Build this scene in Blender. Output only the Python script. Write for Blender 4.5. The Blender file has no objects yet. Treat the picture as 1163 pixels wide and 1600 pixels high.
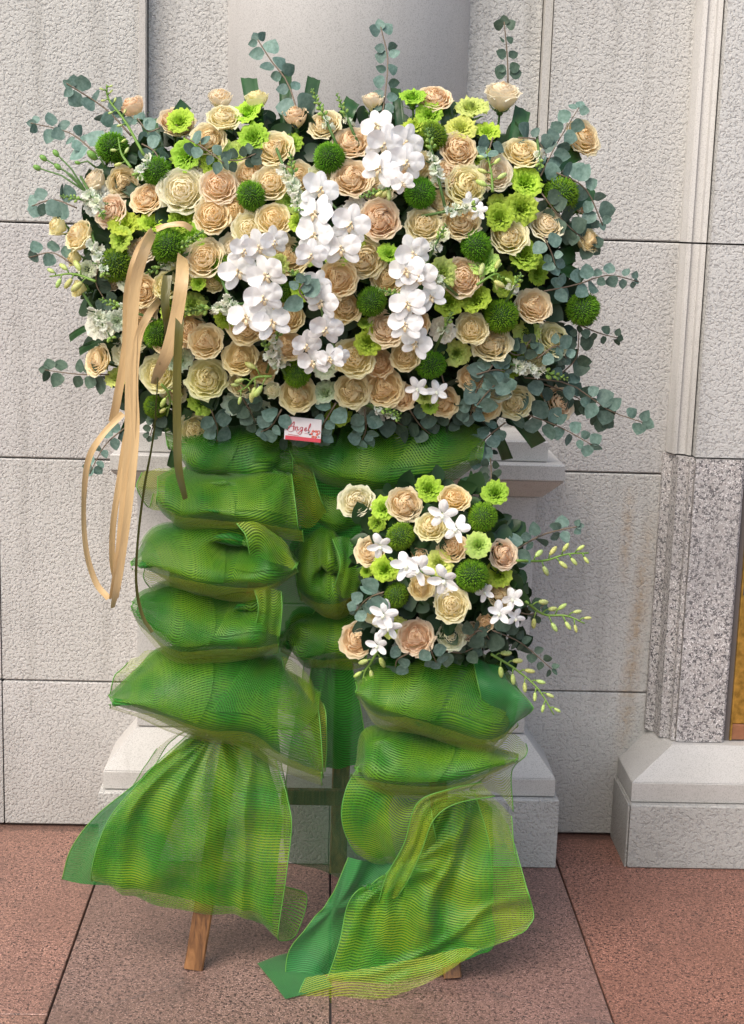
import bpy, math, random
import numpy as np
from mathutils import Vector, Matrix
random.seed(7)
rng = random.Random(7)
S = bpy.context.scene
COL = S.collection

# ------------------------------------------------------------------ camera (fitted to the vanishing points)
CX, CY, CAMZ = 581.5, 800.0, 1.5
_v2 = np.array([515, 350.]) - (CX, CY); _v3 = np.array([217, 12700.]) - (CX, CY)
F = float((-(_v2 @ _v3)) ** .5)
_Y = np.array([*_v2, F]); _Y /= np.linalg.norm(_Y)
_D = np.array([*_v3, F]); _D -= _Y * (_D @ _Y); _D /= np.linalg.norm(_D)
_U = -_D; _X = np.cross(_D, _Y)
if _X[0] < 0: _X = -_X
def ray(px, py):
    r = np.array([px - CX, py - CY, F]); return np.array([_X @ r, _Y @ r, _U @ r])
def at(px, py, y):
    """world point on the vertical plane at distance y"""
    r = ray(px, py); r = r * (y / r[1]); return Vector((r[0], r[1], r[2] + CAMZ))
def gnd(px, py):
    r = ray(px, py); r = r * (-CAMZ / r[2]); return Vector((r[0], r[1], 0))
cd = bpy.data.cameras.new('camera'); cam = bpy.data.objects.new('camera', cd); COL.objects.link(cam)
cd.sensor_fit = 'VERTICAL'; cd.sensor_height = 24; cd.lens = 24 * F / 1600
cd.clip_start = .05; cd.clip_end = 200
M = Matrix(((_X[0], -_X[1], -_X[2]), (_Y[0], -_Y[1], -_Y[2]), (_U[0], -_U[1], -_U[2]))).to_4x4()
M.translation = (0, 0, CAMZ); cam.matrix_world = M
S.camera = cam
CR = Vector((M[0][0], M[1][0], M[2][0])); CU = Vector((M[0][1], M[1][1], M[2][1])); CB = Vector((M[0][2], M[1][2], M[2][2]))

# ------------------------------------------------------------------ light
W = bpy.data.worlds.new('World'); S.world = W; W.use_nodes = True
nt = W.node_tree; bg = nt.nodes['Background']
sky = nt.nodes.new('ShaderNodeTexSky'); sky.sky_type = 'NISHITA'; sky.sun_disc = False
SEL, SAZ = math.radians(52), math.radians(-138)      # sun behind and left of the camera
sky.sun_elevation = SEL; sky.sun_rotation = SAZ; sky.air_density = 1.2; sky.dust_density = 4; sky.ozone_density = .6
nt.links.new(sky.outputs[0], bg.inputs[0]); bg.inputs[1].default_value = .15
ld = bpy.data.lights.new('sun', 'SUN'); ld.energy = 1.5; ld.angle = math.radians(40); ld.color = (1, .94, .85)
sun = bpy.data.objects.new('sun', ld); COL.objects.link(sun)
sd = Vector((math.sin(SAZ) * math.cos(SEL), math.cos(SAZ) * math.cos(SEL), math.sin(SEL)))
sun.rotation_euler = sd.to_track_quat('Z', 'Y').to_euler(); sun.location = sd * 8
S.view_settings.view_transform = 'Standard'; S.view_settings.look = 'None'; S.view_settings.gamma = 1
S.view_settings.use_curve_mapping = False
S.view_settings.exposure = 0.58
S.render.engine = 'CYCLES'
S.cycles.transparent_max_bounces = 20; S.cycles.max_bounces = 9; S.cycles.diffuse_bounces = 7

# ------------------------------------------------------------------ material helpers
class N:
    def __init__(s, name):
        s.m = bpy.data.materials.new(name); s.m.use_nodes = True; s.t = s.m.node_tree
        s.b = s.t.nodes['Principled BSDF']; s.out = s.t.nodes['Material Output']
    def n(s, typ, **kw):
        x = s.t.nodes.new('ShaderNode' + typ)
        for k, v in kw.items():
            if k.startswith('i_'):
                key = k[2:]; key = int(key) if key.isdigit() else key
                x.inputs[key].default_value = v
            else: setattr(x, k, v)
        return x
    def l(s, a, b): s.t.links.new(a, b)
    def math(s, op, a, b=None, c=None):
        x = s.t.nodes.new('ShaderNodeMath'); x.operation = op
        for i, v in enumerate((a, b, c)):
            if v is None: continue
            if isinstance(v, (int, float)): x.inputs[i].default_value = v
            else: s.l(v, x.inputs[i])
        return x.outputs[0]
    def mix(s, f, a, b, typ='MIX'):
        x = s.t.nodes.new('ShaderNodeMix'); x.data_type = 'RGBA'; x.blend_type = typ
        for i, v in ((0, f), (6, a), (7, b)):
            if isinstance(v, (int, float)): x.inputs[i].default_value = v
            elif isinstance(v, tuple): x.inputs[i].default_value = (*v, 1)[:4]
            else: s.l(v, x.inputs[i])
        return x.outputs[2]
    def ramp(s, f, *stops):
        x = s.t.nodes.new('ShaderNodeValToRGB'); s.l(f, x.inputs[0]); e = x.color_ramp.elements
        while len(e) < len(stops): e.new(.5)
        for i, (p, c) in enumerate(stops):
            e[i].position = p; e[i].color = (*c, 1) if isinstance(c, tuple) else (c, c, c, 1)
        return x.outputs[0]
    def noise(s, vec, scale, detail=4, rough=.55, dist=0):
        x = s.n('TexNoise', i_Scale=scale, i_Detail=detail, i_Roughness=rough, i_Distortion=dist)
        s.l(vec, x.inputs['Vector']); return x.outputs[0]
    def pos(s): return s.n('NewGeometry').outputs['Position']
    def objc(s): return s.n('TexCoord').outputs['Object']
    def bump(s, h, strength, dist):
        x = s.n('Bump', i_Strength=strength, i_Distance=dist); s.l(h, x.inputs['Height']); s.l(x.outputs[0], s.b.inputs['Normal']); return x

def stone_mat(name, c1, c2, hammered=True, grime_shade=1.0):
    k = N(name); p = k.pos()
    big = k.noise(p, 2.2, 5); mid = k.noise(p, 14, 5, .65); fine = k.noise(p, 420, 2, .6)
    col = k.mix(k.ramp(big, (.35, 0.), (.68, 1.)), c1, c2)
    col = k.mix(k.math('MULTIPLY', k.ramp(mid, (.42, 0.), (.75, 1.)), .30), col, tuple(x * .72 for x in c1))
    spk = k.ramp(fine, (.36, 0.), (.5, 1.))
    col = k.mix(.45, col, k.mix(spk, tuple(x * .62 for x in c1), tuple(min(1, x * 1.12) for x in c2)))
    sep = k.n('SeparateXYZ'); k.l(p, sep.inputs[0]); z = sep.outputs[2]; x_ = sep.outputs[0]
    # ragged darkening from the ground up: dirt, plus low-wall shade put into the colour
    g = k.math('SUBTRACT', .42, k.math('ADD', z, k.math('MULTIPLY', k.math('SUBTRACT', big, .5), .9)))
    g = k.math('MULTIPLY', k.ramp(g, (.0, 0.), (.6, 1.)), .70 * grime_shade)
    mp = k.n('Mapping'); k.l(p, mp.inputs[0]); mp.inputs['Scale'].default_value = (26, 26, 1.3)
    streak = k.ramp(k.noise(mp.outputs[0], 1, 4), (.5, 0.), (.72, 1.))
    g = k.math('MAXIMUM', g, k.math('MULTIPLY', streak, .28 * grime_shade))
    col = k.mix(g, col, tuple(x * .42 for x in (c1[0], c1[1] * .95, c1[2] * .85)))
    inf = k.n('ObjectInfo'); col = k.mix(1., col, inf.outputs['Color'], 'MULTIPLY')
    if hammered:
        # rust runs on the right hand wall
        xs = k.math('ADD', x_, k.math('MULTIPLY', k.math('SUBTRACT', z, .5), -.055))
        d1 = k.math('ABSOLUTE', k.math('SUBTRACT', xs, .778)); d2 = k.math('ABSOLUTE', k.math('SUBTRACT', x_, .742))
        m1 = k.math('MULTIPLY', k.ramp(d1, (.0, 1.), (.030, 0.)), k.ramp(k.math('ABSOLUTE', k.math('SUBTRACT', z, .52)), (.18, 1.), (.34, 0.)))
        m2 = k.math('MULTIPLY', k.ramp(d2, (.0, .8), (.022, 0.)), k.ramp(k.math('ABSOLUTE', k.math('SUBTRACT', z, .78)), (.05, 1.), (.15, 0.)))
        mm = k.math('MULTIPLY', k.math('MAXIMUM', m1, m2), k.ramp(k.noise(p, 45, 4, .7), (.38, .25), (.6, 1.)))
        col = k.mix(k.math('MULTIPLY', mm, .55), col, (.40, .24, .08))
        h1 = k.noise(p, 150, 1.8, .5, .5)
        ridge = k.ramp(h1, (.34, 0.), (.47, .8), (.62, 1.))
        h = k.math('ADD', ridge, k.math('MULTIPLY', k.noise(p, 260, 2), .25))
        k.bump(h, .75, .0024)
        col = k.mix(k.math('MULTIPLY', k.math('SUBTRACT', 1., ridge), .34), col, tuple(x * .55 for x in c1))  # pits darker: dirt, and relief shade put into the colour
        k.b.inputs['Roughness'].default_value = .85
    else:
        k.bump(fine, .25, .001); k.b.inputs['Roughness'].default_value = .55
    k.l(col, k.b.inputs['Base Color'])
    return k.m

def granite_mat(name, light, dark, warm, scale, rough=.45, bumpd=.0006, joint=None, wet=0, amt=(.44, .56)):
    k = N(name); p = k.pos()
    v = k.n('TexVoronoi', i_Scale=scale); k.l(p, v.inputs['Vector'])
    cell = k.n('SeparateColor'); k.l(v.outputs['Color'], cell.inputs[0])
    col = k.mix(cell.outputs[0], light, warm)
    n1 = k.noise(p, scale * .8, 3, .7)
    col = k.mix(k.ramp(n1, (amt[0], 1.), (amt[1], 0.)), col, dark)
    n2 = k.noise(p, scale * 1.7, 2)
    col = k.mix(k.math('MULTIPLY', k.ramp(n2, (.57, 0.), (.63, 1.)), .8), col, tuple(min(1, c * 1.7 + .10) for c in light))
    big = k.noise(p, 3.2, 5, .6)
    col = k.mix(k.math('MULTIPLY', k.ramp(big, (.42, 0.), (.7, 1.)), .5), col, tuple(c * .55 for c in light))
    if wet:
        st = k.ramp(k.noise(p, 9, 6, .7), (.55, 0.), (.68, 1.))
        col = k.mix(k.math('MULTIPLY', st, .35), col, (.09, .07, .06))
        sy = k.n('SeparateXYZ'); k.l(p, sy.inputs[0])
        near = k.ramp(k.math('ADD', sy.outputs[1], k.math('MULTIPLY', k.math('SUBTRACT', k.noise(p, 14, 4), .5), .16)), (.0, 0.), (1., 1.))
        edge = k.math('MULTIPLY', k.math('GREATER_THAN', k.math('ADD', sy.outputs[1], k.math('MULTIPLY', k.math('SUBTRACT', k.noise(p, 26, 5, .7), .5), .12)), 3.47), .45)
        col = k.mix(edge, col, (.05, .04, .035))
        inf = k.n('ObjectInfo')
        col = k.mix(1., col, inf.outputs['Color'], 'MULTIPLY')
    k.l(col, k.b.inputs['Base Color']); k.b.inputs['Roughness'].default_value = rough
    k.bump(n1, .4, bumpd)
    return k.m

def petal_mat(name, edge, core, green=None, trans=.28, rimc=(.97, .94, .80)):
    """object colour = the flower's own tint; uv.x = layer 0 centre..1 outside, uv.y = base..tip"""
    k = N(name)
    uv = k.n('UVMap'); sp = k.n('SeparateXYZ'); k.l(uv.outputs[0], sp.inputs[0]); t, v = sp.outputs[0], sp.outputs[1]
    oi = k.n('ObjectInfo')
    base = k.mix(1., oi.outputs['Color'], core, 'MULTIPLY')
    col = k.mix(k.ramp(t, (.1, 0.), (.95, 1.)), base, k.mix(1., oi.outputs['Color'], edge, 'MULTIPLY'))
    if green:
        gm = k.math('MULTIPLY', k.ramp(v, (.0, 1.), (.45, 0.)), .8)
        col = k.mix(gm, col, green)
        nz = k.noise(k.objc(), 5, 3)
        rim = k.math('MULTIPLY', k.math('MULTIPLY', k.ramp(v, (.86, 0.), (1., 1.)), k.ramp(nz, (.45, 0.), (.6, 1.))), .5)
        col = k.mix(rim, col, tuple(.5 * a + .5 * b for a, b in zip(green, (.8, .8, .5))))
    col = k.mix(k.math('MULTIPLY', k.ramp(v, (.80, 0.), (.98, 1.)), .4), col, k.mix(.5, k.mix(1., oi.outputs['Color'], edge, 'MULTIPLY'), rimc))
    vein = k.n('TexNoise', i_Scale=3., i_Detail=3); mp = k.n('Mapping'); mp.inputs['Scale'].default_value = (6, 6, 1)
    k.l(k.objc(), mp.inputs[0]); k.l(mp.outputs[0], vein.inputs['Vector'])
    col = k.mix(k.math('MULTIPLY', k.ramp(vein.outputs[0], (.4, 0.), (.8, 1.)), .05), col, tuple(c * .5 for c in core))
    k.l(col, k.b.inputs['Base Color']); k.b.inputs['Roughness'].default_value = .6
    k.b.inputs['Specular IOR Level'].default_value = .25
    k.bump(vein.outputs[0], .25, .02)
    tr = k.n('BsdfTranslucent'); k.l(col, tr.inputs[0]); mx = k.n('MixShader', i_0=trans)
    k.l(k.b.outputs[0], mx.inputs[1]); k.l(tr.outputs[0], mx.inputs[2]); k.l(mx.outputs[0], k.out.inputs[0])
    return k.m

def leaf_mat(name, c1, c2, rough=.5, trans=.15, spec=.4, sc=3):
    k = N(name); oi = k.n('ObjectInfo'); o = k.objc()
    n1 = k.noise(o, sc, 4)
    col = k.mix(k.ramp(n1, (.35, 0.), (.65, 1.)), c1, c2)
    col = k.mix(1., col, oi.outputs['Color'], 'MULTIPLY')
    k.l(col, k.b.inputs['Base Color']); k.b.inputs['Roughness'].default_value = rough; k.b.inputs['Specular IOR Level'].default_value = spec
    tr = k.n('BsdfTranslucent'); k.l(col, tr.inputs[0]); mx = k.n('MixShader', i_0=trans)
    k.l(k.b.outputs[0], mx.inputs[1]); k.l(tr.outputs[0], mx.inputs[2]); k.l(mx.outputs[0], k.out.inputs[0])
    return k.m

def mesh_cloth_mat(name, ca, cb, period, a0, a1, trans=.35, cross=.5):
    """woven mesh: real gaps between fine threads; uv in metres"""
    k = N(name)
    uv = k.n('UVMap'); sp = k.n('SeparateXYZ'); k.l(uv.outputs[0], sp.inputs[0]); u, v = sp.outputs[0], sp.outputs[1]
    p = k.objc(); wob = k.noise(p, 6, 3)
    vv = k.math('ADD', v, k.math('MULTIPLY', k.math('SUBTRACT', wob, .5), .012))
    sv = k.math('ADD', k.math('MULTIPLY', k.math('SINE', k.math('MULTIPLY', vv, 2 * math.pi / period)), .5), .5)
    su = k.math('ADD', k.math('MULTIPLY', k.math('SINE', k.math('MULTIPLY', u, 2 * math.pi / (period * .45))), .5), .5)
    th = k.ramp(sv, (.35, 0.), (.65, 1.))
    th = k.math('MAXIMUM', th, k.math('MULTIPLY', su, cross))
    big = k.noise(p, 9, 4)
    col = k.mix(k.ramp(big, (.38, 0.), (.62, 1.)), ca, cb)
    col = k.mix(k.math('MULTIPLY', k.math('SUBTRACT', 1., th), .62), col, tuple(.45 * c for c in cb))
    al = k.math('ADD', a0, k.math('MULTIPLY', th, a1 - a0))
    df = k.n('BsdfPrincipled', i_Roughness=.42); df.inputs['Specular IOR Level'].default_value = .5
    df.inputs['Sheen Weight'].default_value = .25
    k.l(col, df.inputs['Base Color'])
    tr = k.n('BsdfTranslucent'); k.l(col, tr.inputs[0]); m1 = k.n('MixShader', i_0=trans)
    k.l(df.outputs[0], m1.inputs[1]); k.l(tr.outputs[0], m1.inputs[2])
    tp = k.n('BsdfTransparent'); m2 = k.n('MixShader')
    k.l(al, m2.inputs[0]); k.l(tp.outputs[0], m2.inputs[1]); k.l(m1.outputs[0], m2.inputs[2]); k.l(m2.outputs[0], k.out.inputs[0])
    bp = k.n('Bump', i_Strength=.5, i_Distance=.0015); k.l(th, bp.inputs['Height']); k.l(bp.outputs[0], df.inputs['Normal'])
    return k.m

def plain(name, c, rough=.5, spec=.5, metal=0, noise=0, sc=20):
    k = N(name)
    if noise:
        f = k.noise(k.objc(), sc, 4)
        k.l(k.mix(k.ramp(f, (.35, 0.), (.65, 1.)), tuple(x * (1 - noise) for x in c), tuple(min(1, x * (1 + noise)) for x in c)), k.b.inputs['Base Color'])
    else: k.b.inputs['Base Color'].default_value = (*c, 1)
    k.b.inputs['Roughness'].default_value = rough; k.b.inputs['Specular IOR Level'].default_value = spec; k.b.inputs['Metallic'].default_value = metal
    return k.m

MT = {}
MT['wall'] = stone_mat('hammered_stone', (.49, .483, .468), (.585, .58, .56))
MT['smooth'] = stone_mat('honed_stone', (.49, .478, .455), (.585, .572, .55), False, .8)
MT['column'] = stone_mat('column_stone', (.48, .47, .455), (.565, .555, .54), False, .3)
MT['speckled'] = granite_mat('speckled_granite', (.50, .485, .475), (.09, .085, .09), (.42, .385, .365), 170, .6, .0012, amt=(.43, .5))
MT['joint'] = plain('joint_grout', (.13, .115, .11), .9)
MT['floor'] = granite_mat('red_granite', (.44, .25, .19), (.035, .022, .02), (.24, .135, .11), 180, .5, .0006, wet=1, amt=(.40, .50))
MT['gold'] = plain('brass', (.55, .36, .08), .35, .5, .9, .3, 60)
MT['brown'] = plain('brown_stone', (.28, .12, .06), .4, noise=.3)
MT['rose'] = petal_mat('rose_petal', (1.0, 1.05, 1.08), (1.0, .93, .82), (.76, .74, .32), .42)
MT['lime'] = petal_mat('lime_petal', (1.05, 1.05, 1.0), (.8, .92, .6), None, .35, (.62, .82, .16))
MT['white'] = petal_mat('white_petal', (1, 1, 1), (.95, .98, .85), None, .3)
MT['orchid'] = leaf_mat('orchid_petal', (.86, .86, .87), (.92, .92, .92), .5, .28, .3, 3)
MT['lip'] = plain('orchid_lip', (.84, .66, .42), .5, noise=.3, sc=6)
MT['green_sepal'] = leaf_mat('sepal_green', (.07, .16, .03), (.12, .24, .05), .5)
MT['stem'] = leaf_mat('stem_green', (.07, .15, .04), (.12, .22, .06), .5, 0)
MT['brownstem'] = plain('twig_brown', (.16, .12, .08), .6)
MT['euca'] = leaf_mat('eucalyptus_leaf', (.105, .17, .14), (.21, .29, .25), .55, .15, .35)
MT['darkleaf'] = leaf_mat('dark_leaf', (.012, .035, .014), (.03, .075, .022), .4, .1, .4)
MT['strap'] = leaf_mat('strap_leaf', (.018, .07, .018), (.035, .11, .03), .35, .15, .5, 30)
MT['ball'] = leaf_mat('ball_thread', (.13, .33, .010), (.30, .52, .03), .5, .3, .3)
MT['ballcore'] = plain('ball_core', (.02, .06, .006), .8)
MT['bud'] = leaf_mat('lime_bud', (.50, .62, .16), (.66, .76, .30), .45, .2, .4)
MT['greenbud'] = leaf_mat('green_bud', (.22, .42, .06), (.42, .60, .16), .45, .2, .4)
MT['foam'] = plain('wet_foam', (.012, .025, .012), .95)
MT['mesh'] = mesh_cloth_mat('yellow_green_mesh', (.06, .33, .010), (.30, .46, .010), .0053, .10, .72)
MT['mesh_shaded'] = mesh_cloth_mat('shaded_green_mesh', (.03, .24, .006), (.17, .37, .006), .0051, .14, .80, .3)  # same ribbon mesh, darker: layered folds and puff shade put into the colour
MT['meshy'] = mesh_cloth_mat('yellow_mesh', (.34, .52, .02), (.50, .56, .02), .0046, .06, .50)
MT['lining'] = mesh_cloth_mat('green_lining', (.010, .21, .012), (.035, .33, .015), .0056, .70, .94, .4)
MT['cloth'] = mesh_cloth_mat('green_cloth', (.022, .22, .045), (.035, .29, .05), .0040, .74, .90, .3)
MT['veil'] = mesh_cloth_mat('green_veil', (.06, .19, .08), (.09, .25, .11), .0030, .48, .62, .4)
MT['hem'] = plain('hem_thread', (.10, .30, .04), .5)
def ribbon_mat(name, c):
    k = N(name); uv = k.n('UVMap'); mp = k.n('Mapping'); mp.inputs['Scale'].default_value = (6, 900, 1); k.l(uv.outputs[0], mp.inputs[0])
    f = k.noise(mp.outputs[0], 1, 2)
    k.l(k.mix(f, tuple(x * .88 for x in c), tuple(min(1, x * 1.1) for x in c)), k.b.inputs['Base Color'])
    k.b.inputs['Roughness'].default_value = .3; m2 = k.n('Mapping'); m2.inputs['Scale'].default_value = (22, 140, 1); k.l(uv.outputs[0], m2.inputs[0]); k.bump(k.noise(m2.outputs[0], 1, 3), .5, .003)
    return k.m
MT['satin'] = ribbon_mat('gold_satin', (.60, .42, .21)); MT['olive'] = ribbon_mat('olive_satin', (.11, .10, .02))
def wood_mat():
    k = N('wood'); mp = k.n('Mapping'); mp.inputs['Scale'].default_value = (60, 60, 4); k.l(k.objc(), mp.inputs[0])
    f = k.noise(mp.outputs[0], 1, 5, .65, 1)
    k.l(k.ramp(f, (.35, (.07, .03, .012)), (.55, (.22, .10, .035)), (.7, (.33, .16, .06))), k.b.inputs['Base Color'])
    k.b.inputs['Roughness'].default_value = .5; k.bump(f, .4, .002); return k.m
MT['wood'] = wood_mat()
MT['card'] = plain('card_paper', (.66, .62, .62), .45); MT['red'] = plain('card_red', (.55, .04, .06), .4)  # white card greyed: shade under the flowers put into its colour
MT['pink'] = plain('card_flower', (.70, .16, .12), .5); MT['black'] = plain('card_leaf', (.04, .05, .04), .5)

# ------------------------------------------------------------------ mesh helpers
def mesh(name, verts, faces, mat=None, smooth=True, uvs=None):
    me = bpy.data.meshes.new(name); me.from_pydata([tuple(v) for v in verts], [], faces)
    if mat: me.materials.append(mat)
    if smooth: me.polygons.foreach_set('use_smooth', [True] * len(me.polygons))
    if uvs is not None:
        uvl = me.uv_layers.new(name='UVMap'); idx = np.zeros(len(me.loops), dtype=np.int32); me.loops.foreach_get('vertex_index', idx)
        uvl.data.foreach_set('uv', np.asarray(uvs, dtype=np.float32)[idx].ravel())
    me.update(); return me
def ob(name, data, parent=None, mat4=None, color=None, **props):
    o = bpy.data.objects.new(name, data); COL.objects.link(o)
    if parent is not None: o.parent = parent
    if mat4 is not None: o.matrix_basis = mat4
    if color: o.color = (*color, 1)
    for k, v in props.items(): o[k] = v
    return o
def thing(name, label, cat, mat4=None, group=None, data=None, color=None):
    o = ob(name, data, None, mat4, color); o['label'] = label; o['category'] = cat
    if group: o['group'] = group
    return o
class MB:
    def __init__(s): s.v = []; s.f = []
    def add(s, v, f):
        b = len(s.v); s.v += [Vector(x) for x in v]; s.f += [tuple(i + b for i in q) for q in f]
    def box(s, a, b, bev=0):
        x0, y0, z0 = a; x1, y1, z1 = b
        if not bev:
            s.add([(x0, y0, z0), (x1, y0, z0), (x1, y1, z0), (x0, y1, z0), (x0, y0, z1), (x1, y0, z1), (x1, y1, z1), (x0, y1, z1)],
                  [(0, 3, 2, 1), (4, 5, 6, 7), (0, 1, 5, 4), (1, 2, 6, 5), (2, 3, 7, 6), (3, 0, 4, 7)]); return
        r = []
        for (d, z) in ((bev, z0), (0, z0 + bev), (0, z1 - bev), (bev, z1)):
            r.append([(x0 + d, y0 + d, z), (x1 - d, y0 + d, z), (x1 - d, y1 - d, z), (x0 + d, y1 - d, z)])
        s.loft(r, True, True)
    def loft(s, rings, cap0=False, cap1=False, closed=True):
        n = len(rings[0]); v = [p for r in rings for p in r]; f = []
        for i in range(len(rings) - 1):
            for j in range(n if closed else n - 1):
                k = (j + 1) % n; f.append((i * n + j, i * n + k, (i + 1) * n + k, (i + 1) * n + j))
        if cap0: f.append(tuple(range(n - 1, -1, -1)))
        if cap1: f.append(tuple((len(rings) - 1) * n + j for j in range(n)))
        s.add(v, f)
    def tube(s, pts, r, n=5):
        pts = [Vector(p) for p in pts]; rings = []
        for i, p in enumerate(pts):
            d = (pts[min(i + 1, len(pts) - 1)] - pts[max(i - 1, 0)])
            d = d.normalized() if d.length > 1e-9 else Vector((0, 0, 1))
            a = d.orthogonal().normalized() if i == 0 else (a - d * a.dot(d)).normalized()
            b = d.cross(a); rr = r[i] if isinstance(r, (list, tuple)) else r
            rings.append([p + (a * math.cos(t) + b * math.sin(t)) * rr for t in [2 * math.pi * q / n for q in range(n)]])
        s.loft(rings, True, True)
    def ell(s, mat4, n=6, m=4):
        rings = []
        for i in range(m + 1):
            ph = -math.pi / 2 + math.pi * i / m; c, z = max(math.cos(ph), .02), math.sin(ph)
            rings.append([mat4 @ Vector((c * math.cos(t), c * math.sin(t), z)) for t in [2 * math.pi * q / n for q in range(n)]])
        s.loft(rings, True, True)
    def me(s, name, mat, smooth=True): return mesh(name, s.v, s.f, mat, smooth)
def crom(P, n):
    """Catmull-Rom through P (list of arrays), n samples"""
    P = np.asarray(P, float); m = len(P)
    if m == 2: t = np.linspace(0, 1, n)[:, None]; t = t.reshape((n,) + (1,) * (P.ndim - 1)); return P[0] * (1 - t) + P[1] * t
    ext = np.concatenate([[2 * P[0] - P[1]], P, [2 * P[-1] - P[-2]]]); out = []
    for s in np.linspace(0, m - 1, n):
        i = min(int(s), m - 2); t = s - i; p0, p1, p2, p3 = ext[i:i + 4]
        out.append(.5 * ((2 * p1) + (-p0 + p2) * t + (2 * p0 - 5 * p1 + 4 * p2 - p3) * t * t + (-p0 + 3 * p1 - 3 * p2 + p3) * t ** 3))
    return np.array(out)
def frame(pos, z, up=None, s=1.0, spin=0):
    z = Vector(z).normalized(); up = Vector(up) if up is not None else CU
    x = up.cross(z)
    if x.length < 1e-3: x = CR.copy()
    x.normalize(); y = z.cross(x)
    m = Matrix((x, y, z)).transposed()
    if spin: m = m @ Matrix.Rotation(spin, 3, 'Z')
    m = (m * s).to_4x4(); m.translation = pos; return m

# ------------------------------------------------------------------ setting: ground, wall, column, pilaster
WY = 3.5
gm = MB(); gm.box((-30, -30, -.3), (30, 30, -.012)); ob('ground', gm.me('ground', MT['joint'], False), kind='structure')
fl = ob('granite_pavement', None); fl['kind'] = 'structure'
xs = [-2.68, -2.135, -1.59, -1.046, -.501, .039, .588, 1.13, 1.675, 2.22, 2.765]
tones = {-.501: (.60, .64, .67), .039: (.58, .62, .65), -1.046: (.74, .70, .69), .588: (.66, .54, .50)}
for i in range(len(xs) - 1):
    off = {3: 2.606, 4: 2.30, 5: 2.36, 6: 2.18}.get(i, 2.3 + .2 * ((i * 7) % 3 - 1))
    ys = [off - 1.8 * 2, off - 1.8, off, 4.2]
    if i == 3: ys = [.4, 1.3, 2.606, 3.72]
    for j in range(len(ys) - 1):
        b = MB(); g = .0022
        b.box((xs[i] + g, ys[j] + g, -.03), (xs[i + 1] - g, ys[j + 1] - g, rng.uniform(-.0008, .0)), .0016)
        t = tones.get(xs[i], (rng.uniform(.8, 1.05),) * 3); 
        ob('paving_slab', b.me('paving_slab', MT['floor'], False), fl, color=tuple(c * rng.uniform(.97, 1.03) for c in t))
# hairline cracks in the slabs
def crack(pts, w=.0016):
    b = MB()
    P = [gnd(*p) for p in pts]; Q = []
    for a, c in zip(P[:-1], P[1:]):
        for t in (0, .25, .5, .75): Q.append(a.lerp(c, t) + Vector((rng.uniform(-1, 1), rng.uniform(-1, 1), 0)) * .003)
    Q.append(P[-1]); vs = []; fs = []
    for i, p in enumerate(Q):
        d = (Q[min(i + 1, len(Q) - 1)] - Q[max(i - 1, 0)]).normalized(); n_ = Vector((-d.y, d.x, 0)); ww = w * rng.uniform(.4, 1.2)
        vs += [p + n_ * ww + Vector((0, 0, .0012)), p - n_ * ww + Vector((0, 0, .0012))]
        if i: fs.append((2 * i - 2, 2 * i - 1, 2 * i + 1, 2 * i))
    ob('crack', mesh('crack', vs, fs, MT['joint']), fl)
crack([(135, 1582), (190, 1566), (290, 1535)], .0005)
crack([(890, 1590), (925, 1597), (960, 1600)], .0008); crack([(750, 1548), (830, 1568)], .0005)

wall = thing('stone_wall', 'pale grey hammered stone wall of large slabs behind the flower stand', 'wall'); wall['kind'] = 'structure'
bk = MB(); bk.box((-6, WY + .06, -.05), (7, WY + .4, 4.2)); ob('wall_core', bk.me('wall_core', MT['joint'], False), wall)
zs = [-.6, .379, .931, 1.482, 2.033, 2.584, 3.135]
def slab(x0, x1, z0, z1, y=WY, mat='wall', par=wall, g=.0017, bev=.003, thick=.08, name='stone_slab'):
    b = MB(); b.box((x0 + g, y, max(z0, .004) + g), (x1 - g, y + thick, z1 - g), bev)
    t_ = rng.uniform(.93, 1.0); ob(name, b.me(name, MT[mat], False), par, color=(t_, t_ * rng.uniform(.985, 1), t_ * rng.uniform(.96, 1)))
for r in range(len(zs) - 1):
    for (a, b_) in ((-2.9, -1.84), (-1.84, -.775), (-.775, -.438)): slab(a, b_, zs[r], zs[r + 1])
    slab(.497, .845, zs[r], zs[r + 1])                       # right of the recess, up to the pilaster
    slab(-.425, -.10, zs[r] + .0, zs[r + 1], WY + .035)     # recess left of the column
    slab(.20, .478, zs[r], zs[r + 1], WY + .035)
# thin smooth reveals at both sides of the recess
slab(-.440, -.426, .9, 3.135, WY - .004, 'smooth', g=0, bev=.001, name='reveal_strip')
slab(.479, .4965, .9, 3.135, WY + .006, 'smooth', g=0, bev=.001, name='reveal_strip')

# column on its pedestal
cxm = .034
colm = thing('stone_column', 'smooth round grey stone column rising from the pedestal behind the flowers', 'column'); colm['kind'] = 'structure'
b = MB(); R0, yc = .292, 3.63
b.loft([[(cxm + R0 * math.cos(a), yc + R0 * math.sin(a), z) for a in [2 * math.pi * q / 72 for q in range(72)]] for z in (.99, 3.1)], True, True)
ob('column_shaft', b.me('column_shaft', MT['column']), colm)
ped = thing('stone_pedestal', 'stepped pale stone pedestal carrying the round column behind the stand', 'pedestal'); ped['kind'] = 'structure'
def step(name, x0, x1, y0, z0, z1, mat, bev=.003, top=None, y1=WY + .03):
    """block; with top=(dx, dy) the upper edge is drawn in (a splayed moulding)"""
    m = MB()
    if top:
        dx, dy = top
        m.loft([[(x0, y0, z0), (x1, y0, z0), (x1, y1, z0), (x0, y1, z0)], [(x0 + dx, y0 + dy, z1), (x1 - dx, y0 + dy, z1), (x1 - dx, y1, z1), (x0 + dx, y1, z1)]], True, True)
    else: m.box((x0, y0, z0), (x1, y1, z1), bev)
    return m.me(name, MT[mat], False)
def X(px, py, y): return at(px, py, y)[0]
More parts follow.
